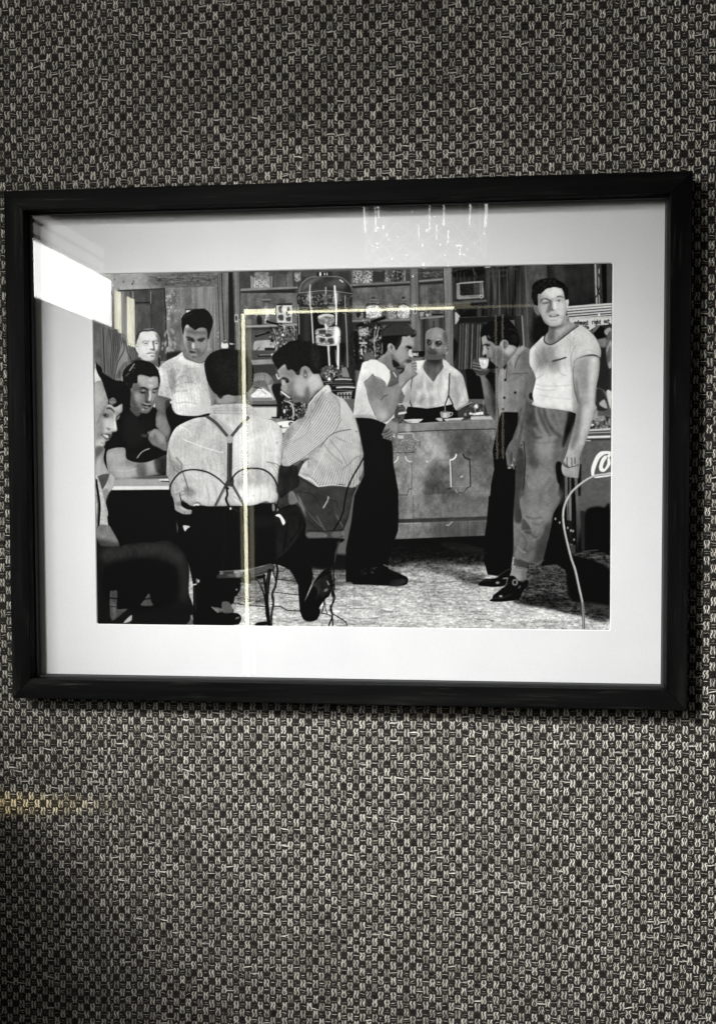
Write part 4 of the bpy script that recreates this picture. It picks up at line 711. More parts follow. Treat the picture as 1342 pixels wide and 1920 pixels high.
# ---- sitting man in the dark shirt
at(170, 700)
P([20,60,90,60,170,75,290,90,360,130,370,300,420,360,600,330,620,350,600,480,700,600,720,700,720,900,700,960,230,1000,150,940,120,800,130,700,40,400],13,s=0)
P([360,330,460,370,560,300,620,350,600,380,610,460,600,540,580,600,700,700,720,800,660,920,400,960,300,860,160,720,200,560,280,400],17,t='c',ta=4)
P([320,400,420,420,500,600,400,700,320,640],24,b=18,a=.8)
P([365,330,400,315,470,370,440,405,400,380],70,b=2); P([540,300,570,290,625,350,600,362],10); P([575,290,600,240,605,300,595,320],200,b=2)
P([300,170,330,120,345,80,420,60,630,80,635,170,620,250,590,300,560,350,530,375,490,370,440,350,390,310,370,260,366,200],124,t='c',ta=10)
B([440,60,640,70,630,140,540,150,440,120],150,b=12); B([450,40,600,50,610,110,470,100],158,b=16); B([370,150,430,180,450,330,380,300],78,b=16); B([440,190,500,210,500,300,440,290],118,b=12); B([505,190,545,170,545,260,510,270],64,b=6); B([548,170,575,175,570,260,545,265],190,b=6); B([580,190,630,180,610,250,580,280],130,b=8); B([460,300,560,320,550,372,490,370],84,b=10); D(520,345,30,10,150,a=.7); D(470,240,24,28,150,a=.5)
L([458,128,500,130,545,158],13,22,b=2); L([575,155,600,148,632,132],12,24,b=2); P([465,160,505,162,515,178,490,188,465,178],40,b=4); L([470,165,505,160],6,140,b=2); P([578,165,615,160,618,175,590,184,576,178],36,b=3); L([582,166,612,162],5,130,b=2); D(485,172,22,8,24,a=.8)
L([478,292,510,298,545,300],11,26,b=2); L([490,312,520,322,540,318],12,140,b=3); P([508,258,530,272,560,270,565,262,540,280],50,b=3); 
at(170, 480)
P([300,1180,298,1120,330,1050,400,995,450,978,520,985,580,1010,625,1060,645,1120,652,1180,640,1230,630,1160,600,1125,550,1135,500,1118,450,1125,430,1180,400,1230,380,1245,370,1210,330,1190],11,t='c',ta=3); L([322,1120,350,1085,385,1035,395,1020],10,170,b=3); L([372,1060,395,1045,412,1048],6,150,b=2); L([335,1112,350,1100],7,190,b=2)
P([296,1150,308,1130,315,1180,345,1195,362,1225,350,1230,310,1200],150,b=3)
at(225, 670, 16.775)
P([280,960,380,840,560,560,700,540,960,600,1180,600,1200,720,1200,980,1160,1100,1150,1230,1060,1400,1000,1480,980,1600,900,1700,780,1750,620,1730,480,1640,360,1530,300,1380,310,1200],112,b=6,t='d',ta=6)
B([560,580,960,600,1190,640,1190,900,960,1010,620,900,540,720],158,b=40); D(960,720,60,40,200,a=.7); D(740,760,60,50,172,a=.6); D(960,890,80,40,198,a=.8); B([400,840,600,820,620,960,480,1100,400,1000],88,b=40); B([310,1100,420,1100,480,1400,640,1640,560,1700,360,1530],72,b=34); B([480,1120,640,1160,660,1300,560,1400,460,1300],134,b=34)
B([780,1080,900,1040,900,1250,880,1370,800,1400,770,1300],74,b=20); P([910,1060,970,1040,980,1200,960,1330,920,1370,890,1330,910,1200],190,b=12,keep=False); P([780,1370,860,1380,940,1400,920,1430,820,1430],38,b=12,keep=False); B([990,1120,1130,1140,1100,1280,1000,1400],140,b=24)
P([600,960,680,930,780,935,900,1010,860,1030,760,990,640,980],22,b=9,keep=False); P([1020,1010,1100,970,1190,950,1190,990,1100,1010,1040,1030],24,b=9,keep=False); P([540,960,700,980,860,1030,800,1120,640,1100,560,1020],70,b=20,keep=False,a=.7); P([620,1090,700,1080,800,1090,760,1130,680,1130],20,b=10,keep=False); E(730,1045,50,26,144,b=14,keep=False); P([1010,1090,1060,1085,1120,1100,1070,1125],24,b=9,keep=False); E(1080,1055,34,18,150,b=10,keep=False)
P([660,1470,740,1470,840,1510,960,1500,980,1540,900,1560,780,1530,700,1500],20,b=9,keep=False); L([720,1450,840,1460,940,1460],18,150,b=10,a=.9); P([640,1530,760,1550,880,1580,860,1610,740,1600],84,b=16,keep=False); E(840,1560,44,18,156,b=9,keep=False); L([740,1600,880,1605],14,30,b=9); E(725,1640,36,22,184,b=12,keep=False); E(890,1640,26,26,140,b=14,keep=False); P([640,1680,800,1700,900,1680,860,1740,700,1750],84,b=18,keep=False,a=.7)
P([60,800,20,700,50,580,110,640,110,780,200,830,290,960,260,980,160,880],140,b=10)
P([110,800,80,560,110,420,200,300,320,200,480,110,640,85,800,115,960,200,1120,320,1210,470,1250,620,1250,740,1215,820,1200,680,1160,600,1020,590,960,620,860,590,760,560,640,540,560,580,550,700,540,810,420,820,370,960,310,970,240,850,180,800],18,b=7,t='s',ta=4)
L([440,200,390,270,320,370,290,410],26,196,b=10); L([270,490,170,580],18,120,b=10); L([390,330,480,325],14,110,b=9); L([370,400,420,440],10,70,b=8)
at(170, 700)
P([540,600,600,520,680,560,710,640,720,720,690,730,640,700,560,660],104,b=2,t='c',ta=10); B([600,530,690,580,700,660,640,640],138,b=12); P([530,620,560,650,620,720,720,740,720,860,560,840,540,780],12,b=4); P([470,580,510,572,540,590,500,600],56,b=4); P([530,560,560,540,600,530,580,600],150,b=5,a=.7)
P([150,740,200,705,290,695,325,710,330,780,350,810,420,835,520,835,620,800,720,770,720,900,700,940,560,960,400,985,230,998,175,940,150,860],130,t='c',ta=12)
B([170,740,320,715,320,800,240,900,190,920],158,b=20); B([240,880,420,880,430,960,250,990],164,b=16); B([430,850,520,850,520,950,440,960],92,b=10); B([520,850,640,820,640,900,530,930],150,b=14); B([600,780,720,770,720,940,620,930],40,b=10); L([245,910,340,915,430,890],6,200,a=.6,b=3)
L([434,792,470,745,510,718,548,706],9,170,b=1)
# table
P([180,1000,400,988,560,962,710,960,735,1000,735,1060,210,1062],152,s=0,t='c',ta=6); P([560,962,710,960,730,985,420,990],74,b=4); P([635,995,725,990,732,1008,650,1010],216,s=0); L([660,1010,735,1016],8,24); P([200,1060,735,1058,735,1092,195,1096],214,s=0,t='c',ta=4)
P([150,1098,740,1092,760,1160,800,1342,840,1900,140,1900,150,1400,130,1250],8,s=0)
# ---- man cut off at the left edge
P([40,0,40,-120,60,-90,105,-40,108,70,200,90,330,110,330,250,300,300,250,260,180,270,150,200],12,b=1)
P([36,-90,52,-60,80,0,102,70,120,150,150,210,165,270,180,300,100,760,40,760],166,t='c',ta=6); P([36,-90,55,-50,80,10,104,68,60,78,36,92],200,s=0); L([36,92,70,74,104,68],5,90)
P([42,100,105,80,140,180,160,250,170,320,100,520,60,620,44,640],158,b=3,t='c',ta=6)
P([150,290,170,260,220,285,260,290,285,275,295,300,295,360,255,400,240,440,240,490,246,530,235,545,200,548,195,580,180,610,150,640,130,655,110,690,80,700,50,695,44,640,70,560,100,440,120,360],158,t='c',ta=6)
B([160,300,280,300,280,350,230,350],176,b=10); B([120,340,190,350,200,400,150,430,110,420],118,b=9); B([150,430,220,420,240,520,180,520],184,b=12); B([230,340,295,350,250,400,235,430],130,b=8); B([60,600,140,640,110,695,60,690],190,b=10); B([130,470,170,500,160,560,100,560],120,b=10); B([200,420,240,440,240,500,220,500],204,b=6)
L([132,322,165,312,200,330,222,358],14,24,b=2); P([112,378,135,370,160,385,165,402,140,412,118,400],44,b=3); E(148,394,10,10,20,b=1); E(158,402,6,4,200,b=2); L([118,415,150,425],4,90); P([240,420,255,395,270,390,265,410,245,438],120,b=2); L([240,420,262,385],7,34,b=1)
P([90,570,130,580,170,590,190,575,165,612,140,618,110,600],20,b=1); P([118,585,160,588,152,608,130,604],228,b=2); L([95,568,140,570,192,572],8,100,b=2,a=.7); L([155,515,180,530,205,535],6,90,b=2); L([110,440,85,510,70,560],5,90,b=2,a=.7); D(110,640,30,20,150)
P([160,240,200,225,235,255,225,275,180,275],110,b=3); L([170,255,205,245,230,262],7,36,b=1); L([165,272,210,285,235,310],12,14); P([150,190,230,230,300,240,300,285,250,300,240,320,225,300,240,260,200,225,160,240],12)
at(172, 657, 5.75)
P([40,190,75,210,150,260,250,320,330,330,400,380,420,450,410,600,380,680,300,700,200,1000,140,1060,60,1060,40,700],14,b=4,t='s',ta=4)
P([175,580,215,570,240,600,270,605,300,580,325,565,332,620,325,660,295,690,262,730,262,780,272,840,270,865,240,878,215,885,215,915,195,945,150,985,140,1020,115,1045,60,1052,34,1035,34,900,40,700,100,620],158,b=4,t='d',ta=6)
B([180,590,300,590,300,650,220,640],172,b=10); B([100,650,200,650,220,730,110,740],128,b=12); B([130,740,230,720,240,860,150,880],184,b=14); B([240,690,262,740,270,850,245,860],204,b=6); B([40,760,110,760,130,900,60,1000,40,980],136,b=16); B([60,960,140,960,120,1040,60,1045],180,b=14); B([150,900,215,880,200,940,150,980],118,b=10); B([262,720,300,690,290,740,262,760],96,b=6)
P([150,625,175,612,210,618,240,650,248,672,225,655,200,635,165,632],44,b=5,keep=False); P([120,690,140,678,170,690,182,712,150,722,128,710],54,b=5,keep=False); E(150,698,9,9,18,b=3,keep=False); E(162,704,5,4,200,b=2,keep=False); L([130,722,165,728,185,718],4,100,b=3); P([262,735,285,705,300,700,290,735,268,750],130,b=3,keep=False); L([262,735,282,705,300,695],5,40,b=2)
P([160,830,190,838,205,850,185,862,160,850],92,b=6,keep=False,a=.8); L([210,872,240,878],4,90,b=3)
P([95,900,125,905,160,900,200,905,215,900,190,950,165,962,125,930],60,b=5,keep=False); P([118,908,150,910,178,920,172,948,140,930],206,b=3,keep=False); L([100,895,150,890,210,893],6,132,b=4); L([110,935,150,968,180,962],7,150,b=5); L([100,990,120,1000],8,120,b=6)
P([105,330,130,390,165,500,182,560,150,610,110,680,70,760,40,850,34,850,34,360],152,b=2,t='d',ta=8); B([34,380,100,400,120,600,60,700,34,700],164,b=20); L([182,560,150,610,110,680,70,760],4,104,b=4,a=.8)
P([34,185,70,260,106,325,60,335,34,350],206,b=2); L([34,350,60,335,106,325],4,100,b=2)
P([180,560,200,520,235,508,262,530,265,560,240,578,205,575],122,b=4); L([190,545,225,530,258,545],6,60,b=3); P([180,520,180,555,205,580,240,585,262,570,270,600,240,612,215,590,175,572],16,b=3)
P([240,500,330,480,345,560,320,575,290,590,262,600,268,540],14,b=4)
at(170, 700)
P([40,700,130,700,120,800,150,890,180,940,150,960,60,980,40,960],146,t='c',ta=10); B([40,700,130,700,60,790,40,860],90,b=10); B([60,800,140,870,170,950,70,970],160,b=12)
P([60,975,170,940,210,960,228,990,220,1050,190,1100,160,1140,140,1200,160,1342,60,1342,100,1250],178,t='c',ta=10); P([60,975,168,945,140,1040,90,1100],74,b=2,t='c',ta=8); L([95,1040,150,960,180,945],4,60); P([100,1110,150,1080,170,1110,140,1200,120,1200],130,b=8); 
P([44,970,70,980,110,1110,140,1260,160,1400,165,1500,70,1510,50,1300],184,t='s',ta=14)
L([48,1000,62,1100,80,1240,72,1400,66,1600],22,16,s=1); L([52,1140,62,1240,56,1400],9,96,b=2)
P([68,1440,160,1425,200,1470,270,1620,180,1640,60,1610],112,t='d',ta=10,b=1); B([60,1560,270,1600,270,1640,60,1640],60,b=14)
at(170, 930)
P([40,430,100,470,280,470,320,455,480,435,600,435,700,415,770,440,850,500,900,570,925,700,920,900,950,1000,960,1080,900,1215,40,1215],20,b=2)
B([120,480,400,450,720,430,820,520,820,640,500,560,140,620],38,b=30,t='d',ta=8); B([820,520,900,600,920,800,900,1000,820,900],36,b=26); B([200,640,780,660,740,1000,200,1000],9,b=34)
for x in (350,440,560,690): L([x-40,470,x,500,x+20,560],10,54,a=.5,b=6)
P([180,905,205,895,250,895,245,1050,290,1065,340,1060,330,1080,215,1168,190,1150,180,1100],74,t='c',ta=26); L([180,960,250,962],12,12); L([185,1040,230,1040,250,1085],8,30); P([545,915,570,990,580,1030,470,1030,500,980],70,b=3); L([500,970,570,960],10,14); L([330,1190,385,1120],10,60); P([380,1120,382,1170,340,1190,308,1190],166,b=2); P([940,1120,965,1125,965,1170,945,1215,895,1215,930,1170],84,b=2); L([940,1125,955,1160],10,140,b=3)
P([750,0,950,90,1342,90,1342,700,1220,700,1200,770,960,830,920,640,880,540,800,450,820,300],8,s=0)
# ---- chair seat and floor things, centre left
P([985,780,1010,785,1030,840,1030,870,1000,830],110,b=3); E(1012,800,10,14,190,b=3); E(1095,895,18,12,130,b=4,ang=30); E(1028,1106,10,10,150,b=3)
P([960,840,1342,780,1342,1215,960,1215],14,s=0); P([1110,1015,1150,1000,1310,1010,1330,1090,1225,1115],96,b=2,t='h',ta=40); P([1150,950,1200,960,1300,1000,1150,1010],40,b=5); L([1110,1020,1225,1112,1335,1090],5,170); P([1315,980,1360,970,1360,1060,1320,1050],150,b=3); spark(1060,1165,1330,1210,16,110,210,r=(4,9),seed=41)
P([1210,705,1342,700,1342,765,1215,775],50,s=0,b=2); P([1212,715,1240,710,1240,775,1215,775],108,b=4); P([1000,820,1200,770,1342,770,1342,1000,1250,1010,1150,960,1040,860],10,b=3)
L([975,860,985,1080],5,50,b=2)
at(430, 930)
P([-260,760,40,760,100,820,100,880,60,940,10,960,-20,1050,-100,1050,-240,1000],11,b=2); P([-100,1095,40,1098,90,1110,112,1150,95,1195,60,1210,-140,1215,-220,1200],9,b=1); L([62,1150,85,1140],12,140,b=4); E(66,880,8,8,170,b=3); L([-8,1095,30,1085],6,140)
P([0,1000,30,1080,20,1098,-60,1096,-70,1000],86,b=4); L([20,965,35,1000,60,1015],7,20)
# ---- striped seated man seen from behind: trousers, shirt
P([-80,60,430,70,480,110,560,80,650,75,700,130,718,250,735,380,770,560,775,700,770,820,740,900,700,1000,690,1120,660,1050,650,850,590,730,560,690,440,640,300,660,200,690,0,700,-120,710,-200,500],9,s=0)
B([420,120,520,110,600,90,700,140,715,260,640,400,500,560,440,560,430,400],27,b=16,t='d',ta=6); B([180,200,380,180,400,300,200,300],24,b=20); L([640,350,560,480,430,590],14,34,b=5,a=.8); L([545,260,520,420,500,520],10,10,b=4); L([670,200,640,330,560,430],10,12,b=5)
P([650,720,770,700,775,800,720,900,690,1000,660,1060],8)
P([430,185,470,170,510,215,524,250,505,275,490,250,470,205],232,b=1); P([400,80,420,80,425,130,405,140],130,b=2); E(447,125,9,18,200,b=2)
P([660,1050,700,1000,760,880,800,800,870,710,930,690,945,760,955,840,940,930,890,980,840,1060,850,1100,820,1160,760,1180,700,1165,670,1110],9,b=1); B([800,820,930,730,945,860,880,960,820,900],34,b=14,t='c',ta=14); L([790,830,830,870,820,960],7,70,a=.7,b=2); D(905,885,22,10,190,ang=-35); L([915,800,930,830],10,160,b=3); L([770,860,800,830,850,780],5,90,a=.6); P([700,1080,840,1060,845,1110,780,1175,700,1160],14,b=6)
at(170, 700)
P([1340,285,1400,282,1500,300,1590,400,1700,440,1760,480,1795,540,1800,640,1795,760,1785,860,1770,960,1740,1100,1770,1150,1745,1200,1690,1215,1640,1200,1560,1230,1480,1245,1342,1245,1200,1248,1100,1248,1040,1240,970,1245,930,1240,860,1190,850,1240,900,1275,945,1285,940,1310,880,1325,830,1300,790,1260,780,1200,750,1100,735,1000,710,940,712,860,715,750,740,620,790,520,860,470,980,420,1110,395,1130,310,1200,290],186,t='s',ta=12)
B([740,640,860,520,1000,450,1090,560,1060,860,860,880,760,860],186,b=30); B([720,760,800,820,860,880,800,960,730,940],140,b=20); B([720,900,760,1020,800,1180,860,1230,800,1250,760,1140],110,b=14); B([1340,460,1600,440,1760,560,1760,900,1560,860,1360,900],214,b=40); B([880,1060,980,1100,980,1140,900,1150],120,b=14); B([990,1040,1230,1000,1240,1230,1000,1230],196,b=26); B([1360,1100,1500,1060,1720,1100,1700,1200,1400,1240],226,b=22); B([1110,300,1400,290,1560,380,1300,370,1130,370],172,b=10); B([1120,370,1340,560,1280,600,1090,420],164,b=10)
for i in range(25):
    x=780+i*40; k=(x-1300)/500.; L([1300+(x-1300)*.9,400+abs(k)*60, x+k*20,700, x+k*12,1000, x,1230],3.5,150,a=.35,b=1,clip=True)
for i in range(30): L([760+i*34,560,762+i*34,900,758+i*34,1200],2.5,225,a=.35,b=1,clip=True)
for p,w,v,a in (([800,790,850,850,850,900],14,100,.7),([760,820,820,890,870,930],10,110,.6),([770,860,900,860,960,850],8,150,.5),([730,720,760,860,830,940],8,90,.6),([865,935,900,1040,912,1085],7,50,.9),([912,1085,850,1110,790,1140],6,90,.7),([912,1090,880,1130,850,1140],16,120,.5),([835,1130,850,1200,900,1235],9,40,.9),([860,1210,900,1250,945,1280],8,50,.8),([790,1260,840,1275,880,1320],6,70,.7),([960,1240,1000,1210,1040,1240],12,90,.8),([1080,1060,1110,1150,1100,1240],8,140,.6),([1160,1040,1180,1140,1170,1240],6,140,.5),([1650,830,1740,850,1770,880],9,90,.7),([1690,840,1760,900,1770,940],7,110,.6),([1700,870,1750,960,1745,1040],6,130,.6),([1560,1000,1600,1100,1580,1200],8,180,.7),([1640,1010,1680,1120,1670,1180],8,170,.7),([1340,1150,1400,1200,1430,1240],8,130,.7),([1345,1100,1420,1180],6,140,.6),([1130,330,1300,320,1450,340],4,120,.5),([1140,350,1300,345,1420,350],4,130,.5),([1120,372,1340,376,1500,380],4,110,.6),([940,960,1010,1040],6,150,.5)): L(p,w,v,a=a,b=3,clip=True)
L([965,1240,985,1230,1010,1236],12,236,b=2); L([862,610,900,632,1000,670,1100,705,1240,745],8,236,a=.8,b=1); L([835,535,845,508,880,512,920,540,940,590],8,230,a=.8,b=1); P([870,1200,895,1205,930,1210,915,1230,890,1255,870,1225],0,a=0)
E(1748,652,5,5,50,b=1); E(1527,1150,5,5,60,b=1)
P([940,1282,946,1300,940,1322,900,1325,870,1322,800,1290,790,1262,840,1275,880,1290],150,b=2); L([875,1290,880,1325],4,50)
P([868,1428,905,1430,932,1440,905,1460,885,1485,868,1450],200)
# dark suspenders and the clip
for a,b_ in (([1085,400,1180,470,1290,600],26),([1475,415,1400,490,1310,600],26)): L(a,b_,44); L(a,b_*.25,110,a=.8)
L([1305,650,1303,800,1300,985],48,40,s=0); L([1294,665,1290,985],6,120,s=0,a=.7); L([1318,665,1316,985],6,90,s=0,a=.7); E(1303,620,34,38,150,b=2,t='s',ta=14); L([1280,658,1326,658],5,60,s=0)
L([1285,1010,1230,1120,1170,1240],26,70); L([1290,1010,1230,1130,1180,1240],7,150,a=.6); L([1330,1050,1370,1120,1440,1240],24,66); L([1335,1060,1380,1130,1440,1230],6,140,a=.6); P([1255,1080,1275,1010,1300,980,1340,990,1335,1060,1290,1060],54,b=3)
# wire chair back
L([1290,1080,1200,990,1100,930,1000,905,920,905,840,930,780,990,745,1060,745,1140],14,24); L([1280,1070,1200,985,1100,922,1000,898,900,902],4,110,a=.7)
L([1310,1010,1360,940,1430,900,1520,890,1610,900,1690,950,1740,1030,1760,1120,1758,1200,1735,1300],15,26); L([1350,940,1430,893,1520,883,1620,896,1680,930],4,120,a=.7)
L([1275,1080,1280,1140,1268,1180,1290,1240],20,14); L([1270,1130,1278,1170,1285,1220],6,90,a=.5); E(1312,1270,9,12,230,b=2); L([1300,1240,1340,1270,1400,1300],8,50); L([1256,1250,1255,1500,1245,1840],6,50,a=.5)
# dark head above the striped shirt
P([1120,130,1170,180,1190,290,1240,284,1400,280,1480,290,1500,250,1440,180,1340,150],112,t='c',ta=10); P([1190,200,1260,180,1340,200,1330,270,1200,280],140,b=8); P([1180,190,1230,180,1240,220,1210,236],30,b=5)
at(170, 480)
P([1065,1020,1085,960,1130,910,1200,880,1270,870,1342,876,1420,890,1480,950,1520,1030,1530,1120,1515,1220,1480,1265,1440,1300,1342,1312,1290,1300,1240,1312,1190,1300,1150,1275,1100,1190,1080,1120],15,t='m',ta=9)
B([1180,980,1400,960,1400,1200,1200,1240],24,b=40,t='s',ta=12); 
P([1225,830,1240,800,1280,795,1290,860,1232,862],216,b=1); P([1240,800,1285,796,1282,815,1245,820],80); L([1290,815,1310,840,1342,830],12,20)
at(430,700)
L([0,200,90,230,140,300],5,110,a=.4,b=2)
# ---- man in the striped shirt, at the table
at(430, 700)
P([480,870,620,865,690,820,700,900,650,960,720,1000,830,1065,1000,1060,1180,1070,1160,1140,1120,1342,1090,1420,1060,1500,1020,1570,900,1560,720,1540,715,1400,640,1250,560,1230,460,1230],52,t='d',ta=6)
P([470,870,620,870,640,940,650,1050,560,1110,470,1160],30,b=3,t='c',ta=10); B([700,1080,860,1150,900,1300,800,1400,740,1300],76,b=20,t='c',ta=12)
B([960,1080,1170,1080,1100,1342,1050,1500,960,1400],92,b=16,t='c',ta=14); B([560,1110,700,1110,780,1180,850,1340,700,1300,600,1180],66,b=14); B([720,1400,1000,1440,1060,1500,900,1560,720,1540],62,b=10,t='c',ta=8); B([920,1100,960,1150,940,1250,900,1200],40,b=10)
P([555,1130,600,1110,640,1200,610,1230,560,1225],106,b=5); P([630,1130,680,1200,720,1342,690,1300],110,b=6)
for p,w,v in (([590,1115,640,1200,700,1290],12,120),([640,1105,780,1140,850,1240],7,24),([650,960,700,1010,830,1080],7,20),([880,1260,920,1190,925,1160],14,200),([925,1185,1000,1200,1010,1260],6,24),([720,1300,800,1400,940,1530],7,22),([740,1380,850,1480,960,1540],8,26),([930,1300,1000,1400,980,1500],8,40),([1000,1330,1060,1440],8,120),([820,1340,900,1480,980,1500],12,100),([700,1250,760,1340,860,1440],9,90)): L(p,w,v,b=3,a=.8)
P([890,120,930,110,955,170,1010,210,1070,240,1120,310,1170,400,1210,540,1250,720,1260,770,1265,860,1240,950,1215,990,1230,1020,1205,1045,1150,1075,1100,1060,1050,1040,960,1050,830,1065,760,1020,655,965,650,940,690,850,740,800,610,840,560,870,500,865,490,830,500,760,497,620,540,520,640,430,700,400,740,290,800,220],178,t='s',ta=10)
m_=CL[0].copy()
# stripes along the body and along the sleeve
for i in range(19):
    t=i/18.; L([960+t*160,200+t*90, 950+t*260,520, 880+t*330,760, 720+t*480,1060],8,212,a=.75,b=1,clip=True); L([970+t*160,204+t*90, 962+t*260,520, 893+t*330,760, 735+t*480,1060],4,116,a=.75,b=1,clip=True)
P([500,600,600,470,720,390,800,290,930,200,1030,230,1040,330,1020,440,930,570,760,740,560,865,490,850],172,t='s',ta=10,clip=True)
for i in range(13):
    t=i/12.; L([850+t*190,190+t*230, 740+t*210,400+t*160, 600+t*150,600+t*130, 492+t*70,650+t*215],9,216,a=.85,b=1,clip=True); L([862+t*190,194+t*230, 752+t*210,404+t*160, 612+t*150,604+t*130, 500+t*70,656+t*215],4.5,104,a=.8,b=1,clip=True)
B([490,560,600,480,560,640,500,720],120,b=12,a=.6); B([640,430,800,250,880,180,850,330,700,470],120,b=18,a=.5); B([900,900,1180,760,1260,760,1240,980,1000,1040],150,b=20,a=.3)
for p,w,v,a in (([1135,525,1020,545,930,590,850,690],9,70,.8),([1030,300,1035,420,1000,520],8,110,.6),([880,660,960,760,1060,840],10,110,.6),([940,620,1050,760,1100,860],10,120,.6),([1000,600,1090,640],8,100,.6),([1260,765,1180,790,1120,850,1060,900],9,110,.7),([740,800,742,880],7,90,.7),([600,845,740,795],7,60,.8),([760,440,720,560,600,640],8,110,.4),([940,180,1000,240,1040,320],6,110,.6),([690,940,760,970,830,1030],7,110,.6),([1000,900,1040,1000],8,130,.5),([780,260,760,300,770,360],8,90,.5),([1200,960,1160,1040],8,120,.5)): L(p,w,v,a=a,b=3,clip=True)
L([655,945,700,975,770,1000,830,1062],9,226,b=1); L([830,1062,960,1046,1100,1060],7,220,b=1); E(1190,547,5,7,60,b=1); P([740,300,700,400,640,430,680,330,720,300],60,b=8,a=.8,t='s',ta=80); spark(640,330,780,470,26,150,220,r=(3,8),seed=44,a=.6)
P([930,112,956,165,940,178,900,190,880,150],206,b=2); L([890,125,800,215,745,290],8,214,b=1); L([905,150,850,220,800,280],6,110,b=1,a=.7)
at(430, 480)
P([410,970,402,930,440,900,470,860,520,830,570,800,640,790,700,808,780,830,840,860,870,920,860,1000,848,1060,845,1110,810,1120,775,1100,760,1060,735,1040,690,1035,665,1055,650,1100,600,1085,550,1060,520,1010,490,1030,470,1055,440,1030,425,1000],11,t='c',ta=3)
P([700,880,780,880,830,940,830,1040,780,1060,740,1000],26,b=22,a=.7,t='s',ta=10); P([640,1080,670,1060,665,1110,620,1110],60,b=8,a=.7); P([780,1080,850,1080,850,1120,800,1110],60,b=8,a=.6)
at(505, 640, 12.2)
P([190,660,370,520,560,640,700,620,820,560,960,640,1120,720,1200,900,1240,1030,1100,1130,960,1300,880,1440,820,1400,700,1390,560,1400,530,1350,470,1280,440,1240,340,1160,270,1100,265,1040,290,960,270,880,240,830,215,760],146,b=6,t='d',ta=6)
B([200,640,380,600,560,700,540,860,400,820,280,800],128,b=30); B([560,800,860,860,860,1100,760,1260,600,1200,560,1000],166,b=50); B([420,960,560,900,560,1100,700,1300,560,1360,480,1260,420,1120],112,b=34); B([900,700,1140,800,1220,1020,1080,1120,900,1100],186,b=50); B([840,1050,900,1050,920,1250,880,1440,780,1400,780,1280],92,b=26); B([560,1260,780,1260,760,1400,560,1400],92,b=26)
P([260,850,330,810,420,850,450,900,420,950,380,930,350,880,290,870],44,b=10,keep=False); P([370,920,410,890,440,920,400,950],18,b=8,keep=False); P([280,890,340,910,340,970,290,1000],176,b=12,keep=False); P([270,1040,330,1000,400,1030,410,1090,350,1150,280,1110],148,b=12,keep=False); L([410,980,430,1060,400,1130],14,96,b=10,a=.7); P([400,1190,520,1230,500,1290,420,1250],84,b=12,keep=False,a=.8); L([260,1145,340,1210,450,1280],18,222,b=5); E(500,1310,26,22,46,b=9,keep=False)
P([690,760,690,660,730,590,800,565,880,590,950,680,980,760,930,820,880,880,820,900,760,870,720,830],160,b=8); L([720,760,725,650,780,600,860,610,900,700],20,104,b=10,a=.8); B([780,640,840,650,870,740,850,840,790,830,770,740],86,b=16); E(820,770,22,26,180,b=10,keep=False); L([700,760,700,670,740,600],10,190,b=7)
P([60,420,90,340,150,240,260,150,400,70,560,10,760,-5,900,10,1000,50,1060,90,1120,200,1180,380,1190,560,1160,720,1080,740,1000,740,950,680,900,600,820,560,740,590,700,680,690,760,620,760,580,700,500,640,440,660,390,620,360,520,300,540,240,600,190,640,150,590,100,500],20,b=9,t='s',ta=5)
P([960,100,1120,120,1160,400,1100,640,980,500],32,b=30,keep=False,t='s',ta=12); L([600,720,660,700,700,640],30,70,b=20,a=.6)
at(430, 480)
P([930,672,958,725,1000,760,960,800,860,900,745,1010,800,860,880,740],0,a=0)
at(430, 700)
P([930,112,956,165,940,178,900,190,880,150],206,b=2); L([890,125,800,215,745,290],9,214,b=1); L([905,150,850,220,800,280],6,110,b=1,a=.7)
# chair of this man
at(430, 700)
L([1280,745,1220,860,1160,960,1110,1070,1080,1200,1065,1300,1020,1400,930,1540],14,14); L([1262,760,1200,870,1150,960],4,140,a=.7); L([1285,740,1265,800,1255,860],6,60); L([1258,860,1272,790,1288,745],4,130,a=.6); L([1170,1070,1150,1150],8,30)
at(430, 930)
P([725,330,900,335,1060,320,1072,350,1055,400,980,402,735,402],58,s=0,b=2); P([735,345,880,345,900,390,740,392],100,b=5); P([960,345,1050,335,1050,385,970,390],90,b=6); E(900,372,16,14,150,b=4); E(900,372,14,14,60,b=4,a=.5); L([725,322,850,330,1060,318],6,14); P([985,405,1050,400,1050,425,980,430],140,b=4); E(1065,350,12,22,110,b=4); P([735,402,1060,400,1040,440,960,430,740,430],10,b=2)
P([740,430,1000,430,980,560,960,650,780,640],8,b=3)
L([915,430,925,560,935,700,950,830,968,940],20,12); L([1035,410,1005,500,985,620,975,740,985,880],13,22); L([1030,420,1003,500,985,620],4,120,a=.8); L([950,700,965,860,985,960,945,1060,965,1120,930,1215],14,14); L([985,780,960,900,975,960,955,1040,962,1100,968,1215],12,16)
for x,y in ((950,720),(975,800),(955,880),(978,960),(948,1040),(962,1100)): L([x-10,y-22,x+8,y,x-6,y+22],5,110,a=.7); E(x,y,9,14,26,b=2)
L([890,980,880,1040,865,1090],10,18); L([895,1000,900,1060,915,1100],7,20); L([850,1100,900,1105,960,1130],8,16); E(985,960,10,18,60,b=2)
